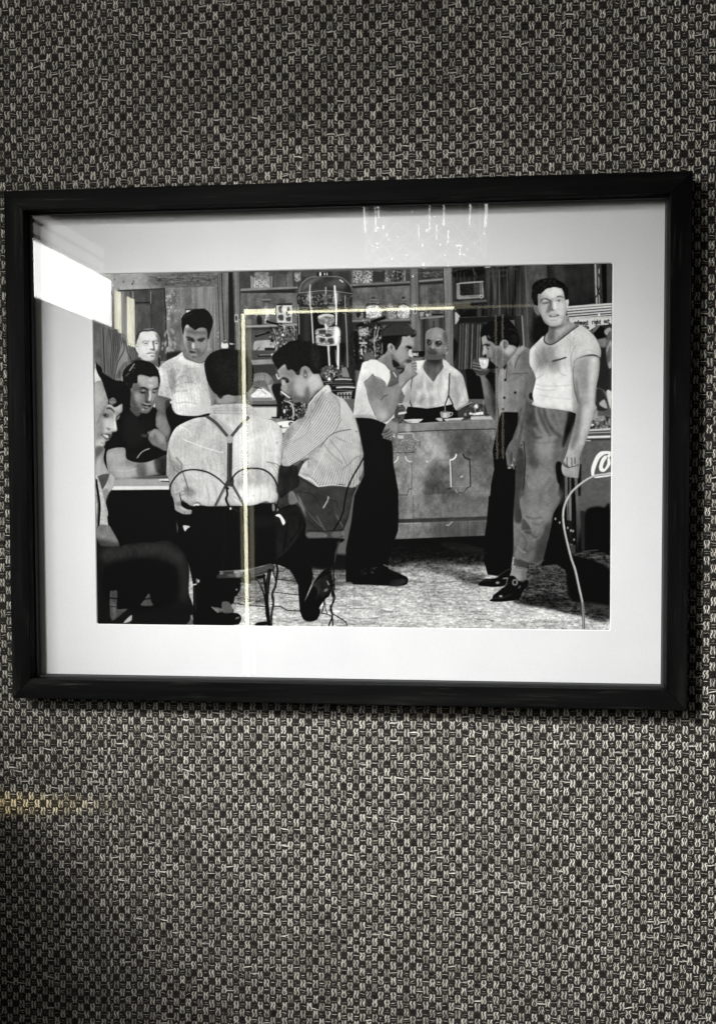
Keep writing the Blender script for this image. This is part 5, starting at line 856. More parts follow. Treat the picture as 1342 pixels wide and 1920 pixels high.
# twisted wire legs of the front chair
P([-120,740,0,735,130,720,240,680,400,640,430,660,420,705,300,735,180,765,0,770,-120,775],46,s=0,b=1,t='c',ta=10); B([-10,710,130,705,130,750,0,760],80,b=6); B([60,700,110,700,100,765,60,765],130,b=6); B([200,690,390,650,390,690,210,740],72,b=7); L([-100,706,60,700,200,680,390,636],5,150,a=.8); L([200,755,330,735],6,100,a=.6); P([0,775,200,762,330,740,320,770,200,800,100,815,20,800],12,b=2)
L([440,640,450,700,440,770,430,840,400,930,410,1010,395,1100,390,1215],20,16); L([405,700,430,790,425,850,400,900,415,980,398,1060,388,1130,395,1215],12,26); L([215,765,260,790,300,860,330,960,340,1060,345,1130],13,20); L([222,762,262,782,300,850],4,150,a=.7); L([320,740,330,830,340,900],20,14); L([375,700,360,800,350,900,348,1000,370,1215],36,14); L([372,710,358,800,352,900],6,70,a=.8)
for i in range(10): x=425-i*4; y=740+i*46; L([x-10,y,x+8,y+22,x-4,y+40],6,140 if i%2 else 80,a=.6)
P([240,1215,260,1190,345,1180,345,1215],12)
# ---- man leaning on the counter, sipping
at(660, 700)
P([10,305,70,298,200,318,260,340,350,380,380,400,330,450,280,560,290,610,370,635,380,700,385,850,410,980,432,1100,435,1342,430,1480,370,1640,340,1750,340,1960,-60,1960,-60,1650,-10,1400,20,1150,70,1040,110,960,105,740,60,500,20,380],10,s=0)
B([120,640,340,640,380,900,300,1200,160,1100],15,b=40,t='d',ta=4); L([320,990,390,1060,380,1100],8,26,b=4,a=.8); L([15,365,60,375,200,390,330,450],5,40,a=.7); P([10,340,60,355,200,380,320,440,330,420,200,350,60,330],16,b=3); E(62,366,16,6,110,b=3); 
P([200,385,225,380,260,395,300,430,325,440,322,460,300,455,250,430,210,400],60,b=2,t='s',ta=30); L([235,400,262,395,282,410,265,440,245,430],9,225); L([318,430,322,455],7,180)
P([60,-230,0,-120,-10,0,0,310,60,298,160,318,235,330,345,380,375,390,400,320,440,200,470,120,360,0,350,-100,250,-210],205,t='c',ta=10) if 0 else None
at(660, 480)
P([100,1000,150,985,230,975,300,1010,360,1080,355,1170,400,1200,440,1420,410,1520,375,1610,345,1595,280,1560,200,1530,120,1520,30,1520,0,1530,10,1480,30,1300,50,1180,80,1060],214,t='c',ta=8)
B([20,1280,120,1300,180,1480,100,1520,20,1520],198,b=16); B([0,1490,200,1500,180,1530,0,1530],160,b=6); 
for p in ([40,1500,80,1450,90,1400],[100,1510,150,1470],[60,1500,160,1490,230,1530],[30,1440,50,1340]): L(p,5,140,a=.6,b=2)
P([60,1180,130,1170,110,1150,160,1130,190,1100,205,1120,240,1150,300,1170,330,1230,320,1235,250,1180,200,1160],150,b=3,a=0)
P([110,1185,150,1150,190,1110,215,1135,270,1160,300,1180,325,1235,360,1195,440,1150,500,1090,470,1230,430,1400,380,1500,310,1560,240,1540,190,1450,150,1350,130,1250],124,t='c',ta=8)
B([130,1190,200,1160,290,1180,300,1300,260,1400,170,1380],116,b=18); B([190,1340,290,1360,330,1500,300,1555,230,1520],150,b=20); D(290,1490,46,40,176,a=.7); B([300,1300,400,1250,440,1300,380,1420,320,1400],128,b=16); L([270,1350,290,1320,330,1300],7,60,b=2); L([110,1185,150,1150,192,1105,205,1125],5,86); L([200,1150,190,1105],7,110)
P([190,1105,205,1125,250,1145,300,1175,322,1232,350,1190,358,1140,360,1080,300,1010,230,975,150,985],222,b=0,a=.9,t='c',ta=6); L([322,1232,345,1195,358,1130],5,120,b=1); L([192,1104,205,1125,260,1146,310,1190,322,1232],5,70)
P([235,975,290,930,340,870,375,900,380,960,430,1010,400,1050,395,1060,360,1080,300,1015],98,t='c',ta=8); B([240,975,300,920,360,960,330,1020],120,b=12); B([370,900,440,1000,395,1060,370,1010],60,b=8)
P([355,1080,410,1060,440,1090,470,1150,420,1200,330,1230,358,1140],84,b=2); L([385,1090,410,1130],10,204); L([395,1050,480,1060,450,1100],20,40,b=3)
P([380,880,420,860,470,770,500,745,580,760,590,800,570,850,560,900,570,940,545,952,520,965,505,985,510,1010,490,1025,440,1020,410,1000,375,960],118,t='c',ta=6)
B([470,770,570,765,580,820,480,840],138,b=12); B([520,870,568,860,570,940,540,950],176,b=8); B([440,900,510,900,510,990,460,1010],126,b=12); B([390,940,440,960,480,1020,430,1015],66,b=10); D(480,860,30,20,90,a=.7); D(560,915,8,20,216,a=.9)
L([498,850,530,846,562,860],14,14,b=2); P([520,872,545,868,556,876,535,888],34,b=3); L([530,950,545,955,562,950],6,36,b=2); P([505,985,530,972,550,975,535,990,512,1000],50,b=3); L([500,1005,520,1015],6,70); 
P([335,850,350,825,385,825,405,850,400,885,385,905,360,910,340,880],124,b=1); L([350,845,370,835,392,850,385,885],8,60,b=2); E(372,868,9,16,34,b=4); L([338,850,356,826,385,826],4,170,b=1)
P([290,890,270,830,280,760,290,700,320,660,380,640,460,635,530,650,560,680,590,700,600,715,595,750,560,760,545,745,510,748,480,760,470,780,460,810,440,840,410,860,402,840,380,822,350,824,332,850,330,880,300,920],12,t='c',ta=3); P([430,760,468,770,450,830,412,855],40,b=7,a=.8); 
at(710, 605, 16.775)
P([120,600,100,860,150,960,60,1110,0,1200,200,1330,400,1500,500,1500,560,1400,600,1300,640,1340,760,1340,800,1260,900,1240,1000,1200,1090,1180,1060,1110,1070,1060,1060,1000,1045,900,1040,840,1100,780,1120,700,1080,560,1070,460,1000,380,720,400,500,600],134,t='d',ta=6,b=6)
B([740,430,980,400,1100,560,1090,700,900,700,640,800,700,600],158,b=34); B([560,800,820,860,860,1050,700,1250,560,1100],150,b=40); B([380,1000,460,1000,600,1200,640,1340,480,1400,400,1160],84,b=24); B([380,940,520,960,640,1120,600,1260,460,1140],124,b=26); B([20,1150,260,1050,380,1200,440,1500,200,1400],112,b=40); P([420,1160,520,1200,660,1340,470,1400],24,b=14,keep=False)
P([940,840,1020,840,1050,950,1070,1060,1040,1100,960,1050,930,1000],196,b=12,keep=False); P([930,1060,980,1080,1050,1100,1010,1125,950,1105],60,b=10,keep=False)
P([840,740,900,725,980,735,1045,775,1000,830,930,830,900,790,850,765],20,b=8,keep=False); P([880,860,920,850,930,880,890,890],60,b=9,keep=False); P([820,760,900,800,930,840,860,830],110,b=14,keep=False,a=.8); L([1040,850,1030,900,1045,960],14,70,b=8,a=.8)
P([800,1200,900,1140,1060,1120,1340,1110,1340,1170,1100,1180,960,1200,860,1260],112,b=12,keep=False); P([860,1190,940,1180,960,1215,900,1230,860,1220],150,b=8,keep=False); E(905,1240,26,13,60,b=8,keep=False); P([780,1260,860,1270,920,1300,880,1370,780,1330],150,b=16,keep=False)
P([270,740,300,670,370,650,430,680,500,760,520,830,470,880,440,950,380,940,320,890,280,830],148,b=6); L([300,820,300,710,350,670,400,690],12,186,b=7); B([380,690,410,730,430,860,400,850,380,770],50,b=12); D(350,790,26,26,90,a=.6); E(440,830,16,30,196,b=9,keep=False)
P([120,880,110,700,100,500,90,380,170,200,300,110,400,60,560,20,760,20,860,90,1000,130,1060,230,1130,260,1175,320,1150,400,1080,450,1010,450,980,400,930,410,870,430,740,430,720,520,680,660,620,760,560,860,510,820,500,760,430,680,370,645,300,665,265,740,270,850,200,960,150,1000],15,b=7,t='s',ta=5)
B([640,480,720,440,720,580,620,760,540,840,500,760,560,640],40,b=30); B([100,400,180,180,400,40,760,0,1000,100,1180,300,1130,385,700,390,400,395],54,b=8,a=.85); E(1135,310,16,20,150,b=9,keep=False); B([800,30,960,60,1000,130,880,110],70,b=16)  # grey band over the hair: a glass reflection painted into the print
at(660, 480)
P([440,1120,480,1090,500,1040,520,1010,545,985,590,985,605,1030,600,1080,608,1105,560,1140,520,1170,470,1230,440,1200],140,t='c',ta=6); B([500,1020,580,1000,600,1060,520,1100],152,b=12); L([555,1012,600,1000],5,50); L([560,1035,602,1030],5,60,b=1); L([575,1055,605,1062],5,60,b=1); L([560,1035,570,1080,606,1104],4,70,a=.7); L([470,1230,520,1170,590,1120,606,1106],9,50,b=3,a=.7)
P([505,975,540,970,560,985,545,1000,520,1002],60,b=3)
L([400,1510,350,1580],5,110); P([345,1595,375,1610,412,1520,390,1500,350,1560],206,s=0); P([395,1480,430,1400,440,1440,410,1540],60,b=3)
P([360,1140,420,1250,500,1130,560,1110,530,1200,480,1310,420,1330,430,1400,380,1440,380,1300],0,a=0)
at(660, 700)
P([430,440,432,490,430,560,400,600,370,632,355,625,360,605,330,612,290,610,296,590,275,575,290,545,310,500,330,470,370,430,400,415],118,t='c',ta=8); B([340,460,420,440,425,540,360,520],138,b=12); B([290,540,340,520,330,560,290,570],80,b=6); B([380,400,430,440,400,460,370,440],80,b=8)
for p in ([285,585,330,570,370,540],[300,605,350,585,385,560],[280,560,320,545,350,520]): L(p,5,40,b=1)
E(388,580,14,16,170,b=2); L([378,590,400,596],7,225,b=1); L([380,570,372,630],5,50)
at(660, 930)
P([-60,620,-30,700,0,820,40,832,160,835,300,842,440,846,510,830,525,790,515,765,470,740,345,685,290,640,200,600,0,600],8,b=1); P([345,845,360,800,400,782,460,778,505,790,500,820,440,846],38,b=5); L([295,645,335,662],6,150); spark(120,680,230,730,10,60,150,seed=45); L([180,680,230,670],8,60,b=4); P([70,690,110,690,110,745,85,740],30,b=5); L([350,700,430,760],6,40,b=3); P([430,690,400,830,0,820,0,700],8,b=6,a=.3)
# ---- big man, right
at(890, 480)
P([500,1100,555,1060,570,1120,560,1180,545,1240,540,1290,500,1342,470,1500,420,1700,390,1860,380,1960,350,1960,320,1900,340,1840,400,1640,430,1500,470,1342,500,1230],96,t='c',ta=8)
at(890, 700)
P([510,190,620,205,780,225,900,250,960,265,950,420,900,560,860,700,800,830,765,870,765,960,790,1040,780,1140,730,1342,700,1480,660,1600,560,1632,420,1610,370,1640,360,1342,375,1100,380,900,400,760,430,600,460,480,490,300],104,t='d',ta=10)
B([470,300,560,280,600,420,590,600,560,720,600,860,540,900,480,700,460,560],66,b=22,t='d',ta=8); B([370,760,460,760,455,1342,360,1342],54,b=8); B([880,260,955,270,940,420,880,580,830,700,820,640,870,400],20,b=8)
B([560,560,800,600,800,760,700,900,600,860],124,b=50); B([500,960,760,930,740,1100,500,1180],120,b=46); B([740,640,820,600,780,860,740,900],92,b=14)
P([760,850,800,830,830,900,810,1000,790,1040,765,980],14)
for p,w,v,a in (([600,290,575,350,590,440,640,540,720,600],22,142,.9),([590,300,600,360,650,480,700,580],14,40,.8),([650,310,660,400,720,520,800,590],22,50,.85),([670,320,700,420,760,510],20,140,.7),([720,300,770,400,800,500],16,132,.7),([560,520,600,580,660,600],20,130,.8),([540,560,560,600,620,600],16,46,.7),([530,640,620,650,760,640],8,74,.5),([780,330,790,400],10,80,.5),([480,980,520,1060,600,1100],20,150,.7),([490,960,480,1050,500,1100],14,60,.7),([700,1000,640,1080,560,1120],14,80,.6),([760,1000,700,1100,600,1160],14,76,.6),([540,1180,620,1160,700,1120],16,70,.6),([520,1230,600,1260,700,1230],14,140,.6),([420,640,440,500],7,50,.6),([470,780,465,900],8,50,.6),([610,840,680,900,760,960],18,96,.5)): L(p,w*1.3,v,a=a*.62,b=11)
for x,y in ((432,675),(727,1160)): E(x,y,8,6,16,b=1,ang=40)
L([455,640,470,800,462,1000,445,1150,450,1342],7,20,b=1); L([515,265,610,262],6,130,a=.7); P([515,185,580,200,640,215,620,260,515,240],34,b=2); P([640,225,840,240,838,262,640,252],60,b=2); L([640,232,840,246],5,130,a=.8); L([640,255,890,270],4,34); L([628,215,632,255],8,140); L([840,240,840,290],7,36); L([515,250,640,262,900,285],4,150,a=.6); P([520,185,548,190,545,235,518,232],22,b=2)
at(890, 930)
P([445,0,790,0,730,180,720,260,690,400,650,560,620,630,540,632,510,632,500,660,470,675,370,660,365,620,380,520,430,340,440,200],100,t='d',ta=10)
B([450,20,700,20,720,200,600,330,480,220],122,b=36); B([600,380,700,240,690,400,640,580,560,630],56,b=20); B([370,590,500,630,500,670,370,655],62,b=6,t='d',ta=8); B([440,240,470,220,540,340,440,330],66,b=8)
for p,w,v in (([480,190,540,210,610,200],16,54),([470,210,520,280,540,330],10,160),([440,330,500,320,540,330],12,150),([480,340,560,380,590,430],18,52),([440,360,480,430,460,500],18,60),([500,420,590,400,640,320],14,136),([390,470,440,520,470,530],10,176),([385,520,430,580,500,610],9,150),([460,500,500,520,560,480],16,60),([560,600,600,520,700,300],7,50),([520,630,600,625,650,600],6,130),([540,250,600,270,640,240],12,66),([380,540,400,590],8,150),([550,300,600,340,640,300],10,140)): L(p,w,v,a=.42,b=6)
P([450,-60,790,-60,770,70,455,70],106,b=26,a=.75,keep=False,t='c',ta=16)
P([365,655,400,665,490,685,485,720,478,780,450,806,410,795,370,765,330,750,350,700],136,t='c',ta=12); L([380,670,485,690],6,50,a=.7); B([440,700,490,700,480,790,440,800],100,b=10)
P([30,838,60,800,100,780,200,770,260,720,320,680,345,675,330,740,300,790,280,840,200,855,100,850],9,b=1); L([200,765,260,720,330,680],6,100,b=2,a=.7); E(212,815,18,12,150,b=5); L([262,775,305,770,300,790],7,190,b=2); L([60,800,150,790],5,60,b=3)
P([135,985,165,960,170,935,240,880,290,830,320,755,370,755,400,790,450,808,490,790,500,830,450,900,430,950,400,975,300,990,200,995],8,b=1); E(375,812,26,30,150,b=3,t='s',ta=20); E(375,812,15,19,14,b=3); E(242,942,16,9,190,b=4); L([180,960,260,955,340,920],5,70,b=3); L([270,860,300,820],10,90,b=4); L([415,800,470,790],9,60,b=3); P([410,845,430,840,425,865,405,870],70,b=3)
at(890, 480)
P([512,900,530,860,600,790,650,750,700,820,850,740,960,655,1010,655,1060,690,1130,760,1165,830,1183,890,1172,960,1110,945,1000,955,935,1010,920,1100,930,1250,960,1370,975,1480,900,1462,780,1440,640,1425,545,1400,535,1385,550,1360,540,1300,560,1210,570,1160,560,1110,530,1050,512,1010],186,t='c',ta=8)
B([580,890,720,840,760,1010,700,1110,600,1080],140,b=26,t='c',ta=10); B([560,1110,920,1060,920,1440,560,1390],216,b=26); B([760,900,900,860,920,1060,820,1100],200,b=20); B([960,680,1120,770,1170,900,1000,950,930,860],196,b=30); B([915,1080,960,1200,975,1480,920,1440],150,b=8); B([515,900,560,860,560,1000,530,1050],204,b=12); B([700,990,790,960,790,1080,720,1100],150,b=14)
for p,w,v,a in (([940,840,900,940,910,1080],9,110,.55),([900,800,890,900],7,120,.5),([930,760,915,840],6,120,.5),([560,900,600,980,570,1080],8,110,.4),([780,1050,800,1100,850,1120],8,130,.5),([560,1200,700,1220,900,1210],7,160,.5),([570,1240,680,1260,760,1250],6,150,.5),([600,1300,750,1330,900,1340],7,170,.5),([560,1160,640,1110],6,110,.5),([830,1000,860,1080],8,150,.4),([1000,900,1060,880,1130,900],8,160,.5)): L(p,w,v,a=a,b=4,clip=True)
L([655,745,648,790,670,818,715,828,770,800,850,740,900,700,968,652],13,56); L([935,1005,950,975,1000,950,1070,930,1130,932,1172,960],15,60); L([728,985,790,970,850,950],14,52,s=0)
P([545,1395,540,1340,548,1290],0,a=0,s=0)
P([665,740,690,700,690,640,680,600,870,560,880,610,960,650,900,700,840,745,770,800,715,822,675,812,655,785],138,t='c',ta=6); B([680,640,760,680,740,790,690,800],100,b=14); B([760,680,860,640,900,650,830,720,770,760],168,b=12); L([870,600,850,680,820,730],4,100,b=1,a=.8); L([725,740,735,800],7,90,b=4); L([770,720,790,780],8,110,b=4,a=.7); B([700,640,840,640,800,680,720,680],92,b=9)
P([555,470,575,460,600,480,600,545,585,550,565,520],140,b=1); L([568,480,590,510,592,540],6,86,b=2)
P([848,410,876,405,878,440,862,500,845,520],180,b=1); L([862,420,862,470,850,500],5,120,b=2)
P([598,360,600,330,660,290,740,280,820,300,845,360,852,430,855,500,850,560,820,620,770,655,720,658,680,640,640,580,600,520,590,440],176,t='c',ta=5)
B([620,320,700,290,820,310,835,370,740,390,640,380],204,b=16); B([600,440,650,450,670,560,720,650,660,600,600,520],132,b=16); B([640,440,690,450,700,520,650,520],168,b=12); B([760,440,840,440,845,540,790,560],196,b=14); B([690,400,725,400,725,500,695,500],126,b=8); B([728,410,750,410,760,490,730,500],214,b=7); B([690,600,790,600,770,650,710,652],190,b=10); B([830,520,852,520,820,620,780,650],150,b=8)
L([612,415,640,400,690,412],12,50,b=2); L([765,390,800,372,836,385],11,54,b=2); P([640,435,665,425,690,438,668,450,645,446],80,b=3); E(668,436,9,8,30,b=2); P([772,412,795,405,818,412,800,424,778,422],84,b=3); E(792,414,9,8,34,b=2); L([645,455,680,458],5,130,b=2,a=.7)
P([715,490,735,498,762,488,755,506,728,508],84,b=3); P([686,548,720,550,760,540,790,545,780,570,740,580,700,572],40,b=2); P([700,552,780,546,775,560,710,566],220,b=2); L([700,585,740,592,775,580],8,200,b=3); L([690,520,675,560],5,120,b=3,a=.7); L([800,500,812,545],5,140,b=3,a=.7); L([700,600,760,608],5,120,b=3,a=.7)
P([590,460,565,460,548,430,532,380,535,330,535,290,560,250,610,220,670,208,740,206,790,230,840,260,870,310,874,360,868,410,850,405,845,370,830,330,815,305,770,290,700,290,650,310,630,345,600,340,595,380,592,420],13,t='s',ta=5)
for i in range(30):
    g=np.random.default_rng(300+i); x=g.uniform(550,860); y=250+abs(x-700)*.35+g.uniform(-30,40); E(x,y,g.uniform(8,16),g.uniform(6,12),g.choice([40,30,8]),b=4,a=.6,keep=False)
at(990, 515, 14.911)
P([150,850,200,850,260,900,320,1130,280,1130,210,1050,160,960],112,b=6); B([150,860,200,900,280,1120,230,1060],86,b=14); L([160,880,190,1000,270,1110],10,140,b=6,a=.7)
P([1040,700,1080,685,1120,710,1130,780,1110,880,1070,980,1040,1050],196,b=5); L([1060,780,1060,900,1050,1000],16,140,b=10,a=.7)
P([262,560,300,520,400,470,470,390,560,370,640,350,720,335,830,350,930,370,980,450,1012,600,1035,700,1045,900,1035,1050,1000,1200,950,1340,870,1410,700,1445,560,1410,450,1330,370,1170,300,1000,275,850,262,700],176,b=4)
B([260,500,330,500,350,700,340,1000,430,1250,560,1420,300,1420,240,900],118,b=38); B([330,560,420,540,440,640,330,700],150,b=30); B([330,850,500,840,520,1050,420,1100,340,1000],168,b=30)
B([480,420,700,360,900,420,960,560,700,640,560,600],212,b=36); D(600,430,110,60,192,a=.6); B([700,760,1000,760,1010,1050,900,1100,760,1000],196,b=40); B([560,1180,860,1180,900,1320,640,1360],190,b=30); B([980,1000,1040,1000,1000,1260,920,1400,890,1400],172,b=22); B([440,1250,540,1290,600,1420,500,1400],140,b=26); B([560,1350,860,1360,820,1430,600,1430],168,b=22)
B([600,700,660,720,680,860,700,960,640,1000,560,1060,500,1050,540,900,570,800],108,b=20); B([330,720,420,680,560,680,620,740,560,800,400,830,340,800],128,b=18); B([400,710,480,690,560,720,500,750,410,750],180,b=12)
P([340,720,390,670,480,655,560,680,610,730,560,710,480,680,400,690,360,740],52,b=7,a=.9,keep=False); P([790,610,860,585,930,590,985,650,960,640,910,612,850,625,790,630],58,b=7,a=.9,keep=False)
P([420,800,450,790,510,770,545,775,530,795,470,800,430,815],52,b=6,keep=False); P([815,715,850,700,890,715,870,740,835,742],56,b=6,keep=False); L([770,730,820,700,880,695,930,720],8,110,b=6,a=.8); L([770,640,800,670,770,720],10,170,b=8,a=.6)
B([680,760,760,760,780,900,780,960,700,980,670,900],206,b=18); P([645,960,680,965,715,985,700,1000,660,990],58,b=8,keep=False); L([720,985,770,970,780,940],8,120,b=6,a=.8); L([640,940,600,1040,550,1110],14,128,b=12,a=.7); L([820,950,870,980,920,1030],8,150,b=7,a=.7)
P([570,1150,620,1120,700,1100,780,1110,850,1110,845,1150,780,1170,690,1185,610,1185],96,b=8,keep=False); P([640,1135,700,1112,780,1118,790,1135,720,1148,650,1160],196,b=6,keep=False); E(825,1128,14,14,60,b=6,keep=False); L([590,1150,650,1160,740,1145,800,1140],7,40,b=4,a=.9); P([580,1190,680,1195,800,1170,820,1190,740,1225,640,1225],192,b=10,keep=False); L([600,1260,680,1275,760,1265],18,120,b=12,a=.7)
P([255,880,230,840,165,800,130,700,95,590,110,450,130,320,200,290,260,200,380,140,480,100,600,85,740,95,800,180,850,230,900,260,990,290,1040,360,1090,430,1100,560,1095,680,1045,700,1015,640,995,500,950,410,930,380,850,365,780,345,700,340,620,365,540,375,470,420,400,490,340,540,280,530,262,620,268,760],20,t='s',ta=9,b=5)
for i in range(34):
    g=np.random.default_rng(700+i); t=g.uniform(0,1); x=130+t*900; y=330-math.sin(t*3.1)*130+g.uniform(-70,110) if t>.15 else g.uniform(350,800); D(x,y,g.uniform(20,42),g.uniform(16,34),g.choice([48,38,8,8]),a=.6)
at(890, 480)
P([935,1000,960,965,1040,940,1120,940,1170,968,1165,1100,1145,1200,1135,1270,1130,1380,1145,1430,1110,1520,1075,1640,1040,1740,1000,1840,985,1900,985,1960,970,2080,960,2085,900,2080,840,2065,815,2020,815,1960,850,1880,880,1780,930,1600,950,1480,965,1350,940,1250,925,1120],158,t='c',ta=5)
B([960,990,1080,960,1080,1200,1040,1400,970,1250],146,b=24); B([1070,980,1150,980,1130,1200,1110,1400,1070,1300],190,b=16); B([960,1400,1000,1340,1000,1600,930,1800,900,1760],116,b=14); B([1020,1420,1120,1400,1060,1640,1000,1800,980,1640],178,b=16); B([940,1160,965,1200,980,1380,950,1330],112,b=8)
L([970,1260,975,1360,960,1480],6,110,b=3,a=.7); L([1140,1240,1135,1360],5,120,b=3,a=.7); E(978,1838,6,5,40,b=1)
at(890, 700)
B([830,660,900,620,990,640,980,760,900,780,830,740],158,b=14); B([810,740,860,770,860,860,820,830],96,b=9); D(930,700,26,40,190,a=.6)
for p in ([862,785,862,870],[905,790,908,870],[935,790,938,850]): L(p,7,50,b=2)
P([815,850,870,885,885,875,850,850,830,820],60,b=5,a=.7)
for x,y in ((840,795),(885,800),(920,800),(955,800)): D(x,y,14,20,184,a=.6)
L([830,860,870,882,930,872,970,855],5,30)
B([0,0,1,0,1,1,0,1],0,a=0)
# the other hand with a cigarette
P([335,640,400,600,420,640,400,760,385,830,350,860,330,880,305,860,290,780,288,740],90,b=1,t='c',ta=6); P([335,760,350,750,352,850,375,890,355,895,335,850],60,b=3); L([300,750,315,830,335,885],14,104,b=2); L([345,830,365,895],9,130,b=2); E(366,810,10,20,126,b=3,ang=-10); L([308,885,325,890],8,200,b=1); E(348,862,7,9,200,b=2); P([390,400,400,300,430,180,470,120,530,100,550,-20,505,150,440,420],100,b=6,a=.0)
# pale bent cane of a chair, right edge
L([1268,942,1180,950,1120,960,1040,1000,960,1060,900,1120,850,1210,830,1280,820,1342],18,186); L([1268,950,1180,960,1120,970,1045,1010,970,1070,910,1130,862,1210,838,1280,828,1342],5,90,a=.8)
at(890, 930)
L([850,50,830,120,825,200,835,300,860,420,900,580,940,700,975,860,1005,1000,1018,1120,1020,1245],19,182,w2=24); L([842,50,820,120,815,200,825,300,850,420,890,580,930,700,965,860,996,1000,1006,1120,1006,1245],5,70,a=.8,w2=9); L([1010,1000,1022,1120,1024,1245],7,60,a=.8,w2=14); L([830,120,828,200,840,300],6,215,b=1)
for x,y in ((755,215),(795,250),(870,300),(900,325),(920,330),(930,410)): E(x,y,6,12,200,b=2)
spark(740,180,940,420,30,40,110,r=(2,6),seed=47,a=.6); P([830,500,860,480,870,700,850,720],14,b=4)
# ---- from the drawing to a flat print on paper
mid_ = np.clip(1-abs(cv-120)/130, .12, 1)               # paper grain and soft mottling, strongest in the greys
cv = blur(cv, .5); cv = np.clip(cv+(tex('s')*7.5+tex('d')*7.0+tex('m')*3.0)*mid_, 2, 250)
PW, PH = 1480, 1020
gx = OX0+(np.arange(PW)+.5)/PW*(OX1-OX0); gz = OZ1-(np.arange(PH)+.5)/PH*(OZ1-OZ0); GX, GZ = np.meshgrid(gx, gz)
dx, dy, dzz = GX-CAM[0], -GZ+CAM[2], 0.026+1.11478052            # where each point of the sheet falls in the coordinates the drawing was measured in
qx = RM[0][0]*dx+RM[0][1]*dy+RM[0][2]*dzz; qy = RM[1][0]*dx+RM[1][1]*dy+RM[1][2]*dzz; qz = RM[2][0]*dx+RM[2][1]*dy+RM[2][2]*dzz
U = np.clip((671+2000*qx/qz-PX0)*S_-.5, 0, CW-2); Vv = np.clip((960+2000*qy/qz-PY0)*S_-.5, 0, CH-2)
iu, iv = U.astype(int), Vv.astype(int); fu, fv = U-iu, Vv-iv
pr = (cv[iv, iu]*(1-fu)+cv[iv, iu+1]*fu)*(1-fv)+(cv[iv+1, iu]*(1-fu)+cv[iv+1, iu+1]*fu)*fv
pl = np.where(pr/255 <= .04045, pr/255/12.92, ((pr/255+.055)/1.055)**2.4)
yy = (np.arange(PH)/PH)[:, None]; xx = (np.arange(PW)/PW)[None, :]
EV = np.array(SHEET_LIGHT)
def even(x, y):
    x = x*(EV.shape[1]-1); y = y*(EV.shape[0]-1); i = np.minimum(x.astype(int), EV.shape[1]-2); j = np.minimum(y.astype(int), EV.shape[0]-2); u, v = x-i, y-j
    return (EV[j, i]*(1-u)+EV[j, i+1]*u)*(1-v)+(EV[j+1, i]*(1-u)+EV[j+1, i+1]*u)*v
alb = np.clip(PRINT_GAIN*(pl-.003)/even(xx, yy)*.82, .0022, .86)      # tones divided by the scene's light, offsetting it in the print's colour
if FLAT: alb = alb*0+.82
rgba = np.ones((PH, PW, 4), np.float32); s = np.where(alb <= .0031308, alb*12.92, 1.055*alb**(1/2.4)-.055); rgba[..., 0] = s; rgba[..., 1] = s*1.005; rgba[..., 2] = s*.995
img = bpy.data.images.new('cafe_picture', PW, PH, alpha=False); img.pixels.foreach_set(rgba[::-1].ravel()); img.update(); img.pack()
M_print, nt, b = newmat('silver_print'); ti = nd(nt, 'ShaderNodeTexImage'); ti.image = img; ti.interpolation = 'Cubic'; ti.extension = 'EXTEND'
g1 = noise(nt, 1500, 2, .6); c1 = ramp(nt, g1.outputs['Fac'], [(.3, (.94,)*3), (.7, (1.06,)*3)]); nt.links.new(mulc(nt, ti.outputs[0], c1.outputs[0]), b.inputs['Base Color']); setp(b, rough=.5, spec=.03)
V = [(OX0-.001, YM+.0032, OZ0-.001+H/2), (OX1+.001, YM+.0032, OZ0-.001+H/2), (OX1+.001, YM+.0032, OZ1+.001+H/2), (OX0-.001, YM+.0032, OZ1+.001+H/2)]
V += [(x, YM+.0035, z) for x, y, z in V]
pr_o = mesh_obj('photographic_print', V, [(0,1,2,3),(7,6,5,4),(0,4,5,1),(1,5,6,2),(2,6,7,3),(3,7,4,0)], M_print, pic)
uv = pr_o.data.uv_layers.new(name='UVMap')
for l in pr_o.data.loops:
    co = pr_o.data.vertices[l.vertex_index].co; uv.data[l.index].uv = ((co.x-OX0)/(OX1-OX0), (co.z-H/2-OZ0)/(OZ1-OZ0))
# ---------------------------------------------------------------- what the glass mirrors: side window, light bar, chandelier, all on the room side
win = empty('side_window', (-1.62, -2.8, .64)); tag(win, 'long low daylit window band high on the left side of the room, mirrored in the glass', 'window')
def wbox(name, mat, y0, y1, z0, z1, x0=-1.60, x1=-1.606, parent=win):
    bm = bmesh.new(); box(bm, x1-parent.location.x, x0-parent.location.x, y0-parent.location.y, y1-parent.location.y, z0-parent.location.z, z1-parent.location.z); return bm_obj(name, bm, mat, parent)
M_day = emit('daylight_pane', (1.0, .995, .97), WIN_L); M_cornice = emit('cornice_glow', (1.0, .96, .93), 1.6, .35, 5); M_yel = emit('curtain_glow', (1.0, .97, .74), 13, .3, 14)  # cornice and curtain strips glow in place of light falling on them
M_white, nt, b = newmat('white_paint'); n = noise(nt, 20); c = ramp(nt, n.outputs['Fac'], [(.3, (.70, .70, .68)), (.7, (.76, .76, .74))]); nt.links.new(c.outputs[0], b.inputs['Base Color']); setp(b, rough=.5)
M_far = emit('daylight_pane_far', (1.0, .995, .98), 19.0, .18, 2.5)
wbox('pane', M_far, -4.05, -3.02, .665, .895); wbox('pane', M_day, -3.0, -1.35, .665, .895)
wbox('frame_strip', M_white, -4.10, -1.35, .642, .662, -1.585, -1.61); wbox('frame_strip', M_white, -4.10, -1.35, .898, .912, -1.585, -1.61)
wbox('cornice_strip', M_cornice, -3.95, -1.35, .925, .965); wbox('cornice_strip', M_cornice, -3.95, -1.35, .985, 1.03)  # cornice mouldings above the window, their lit look put in as glow
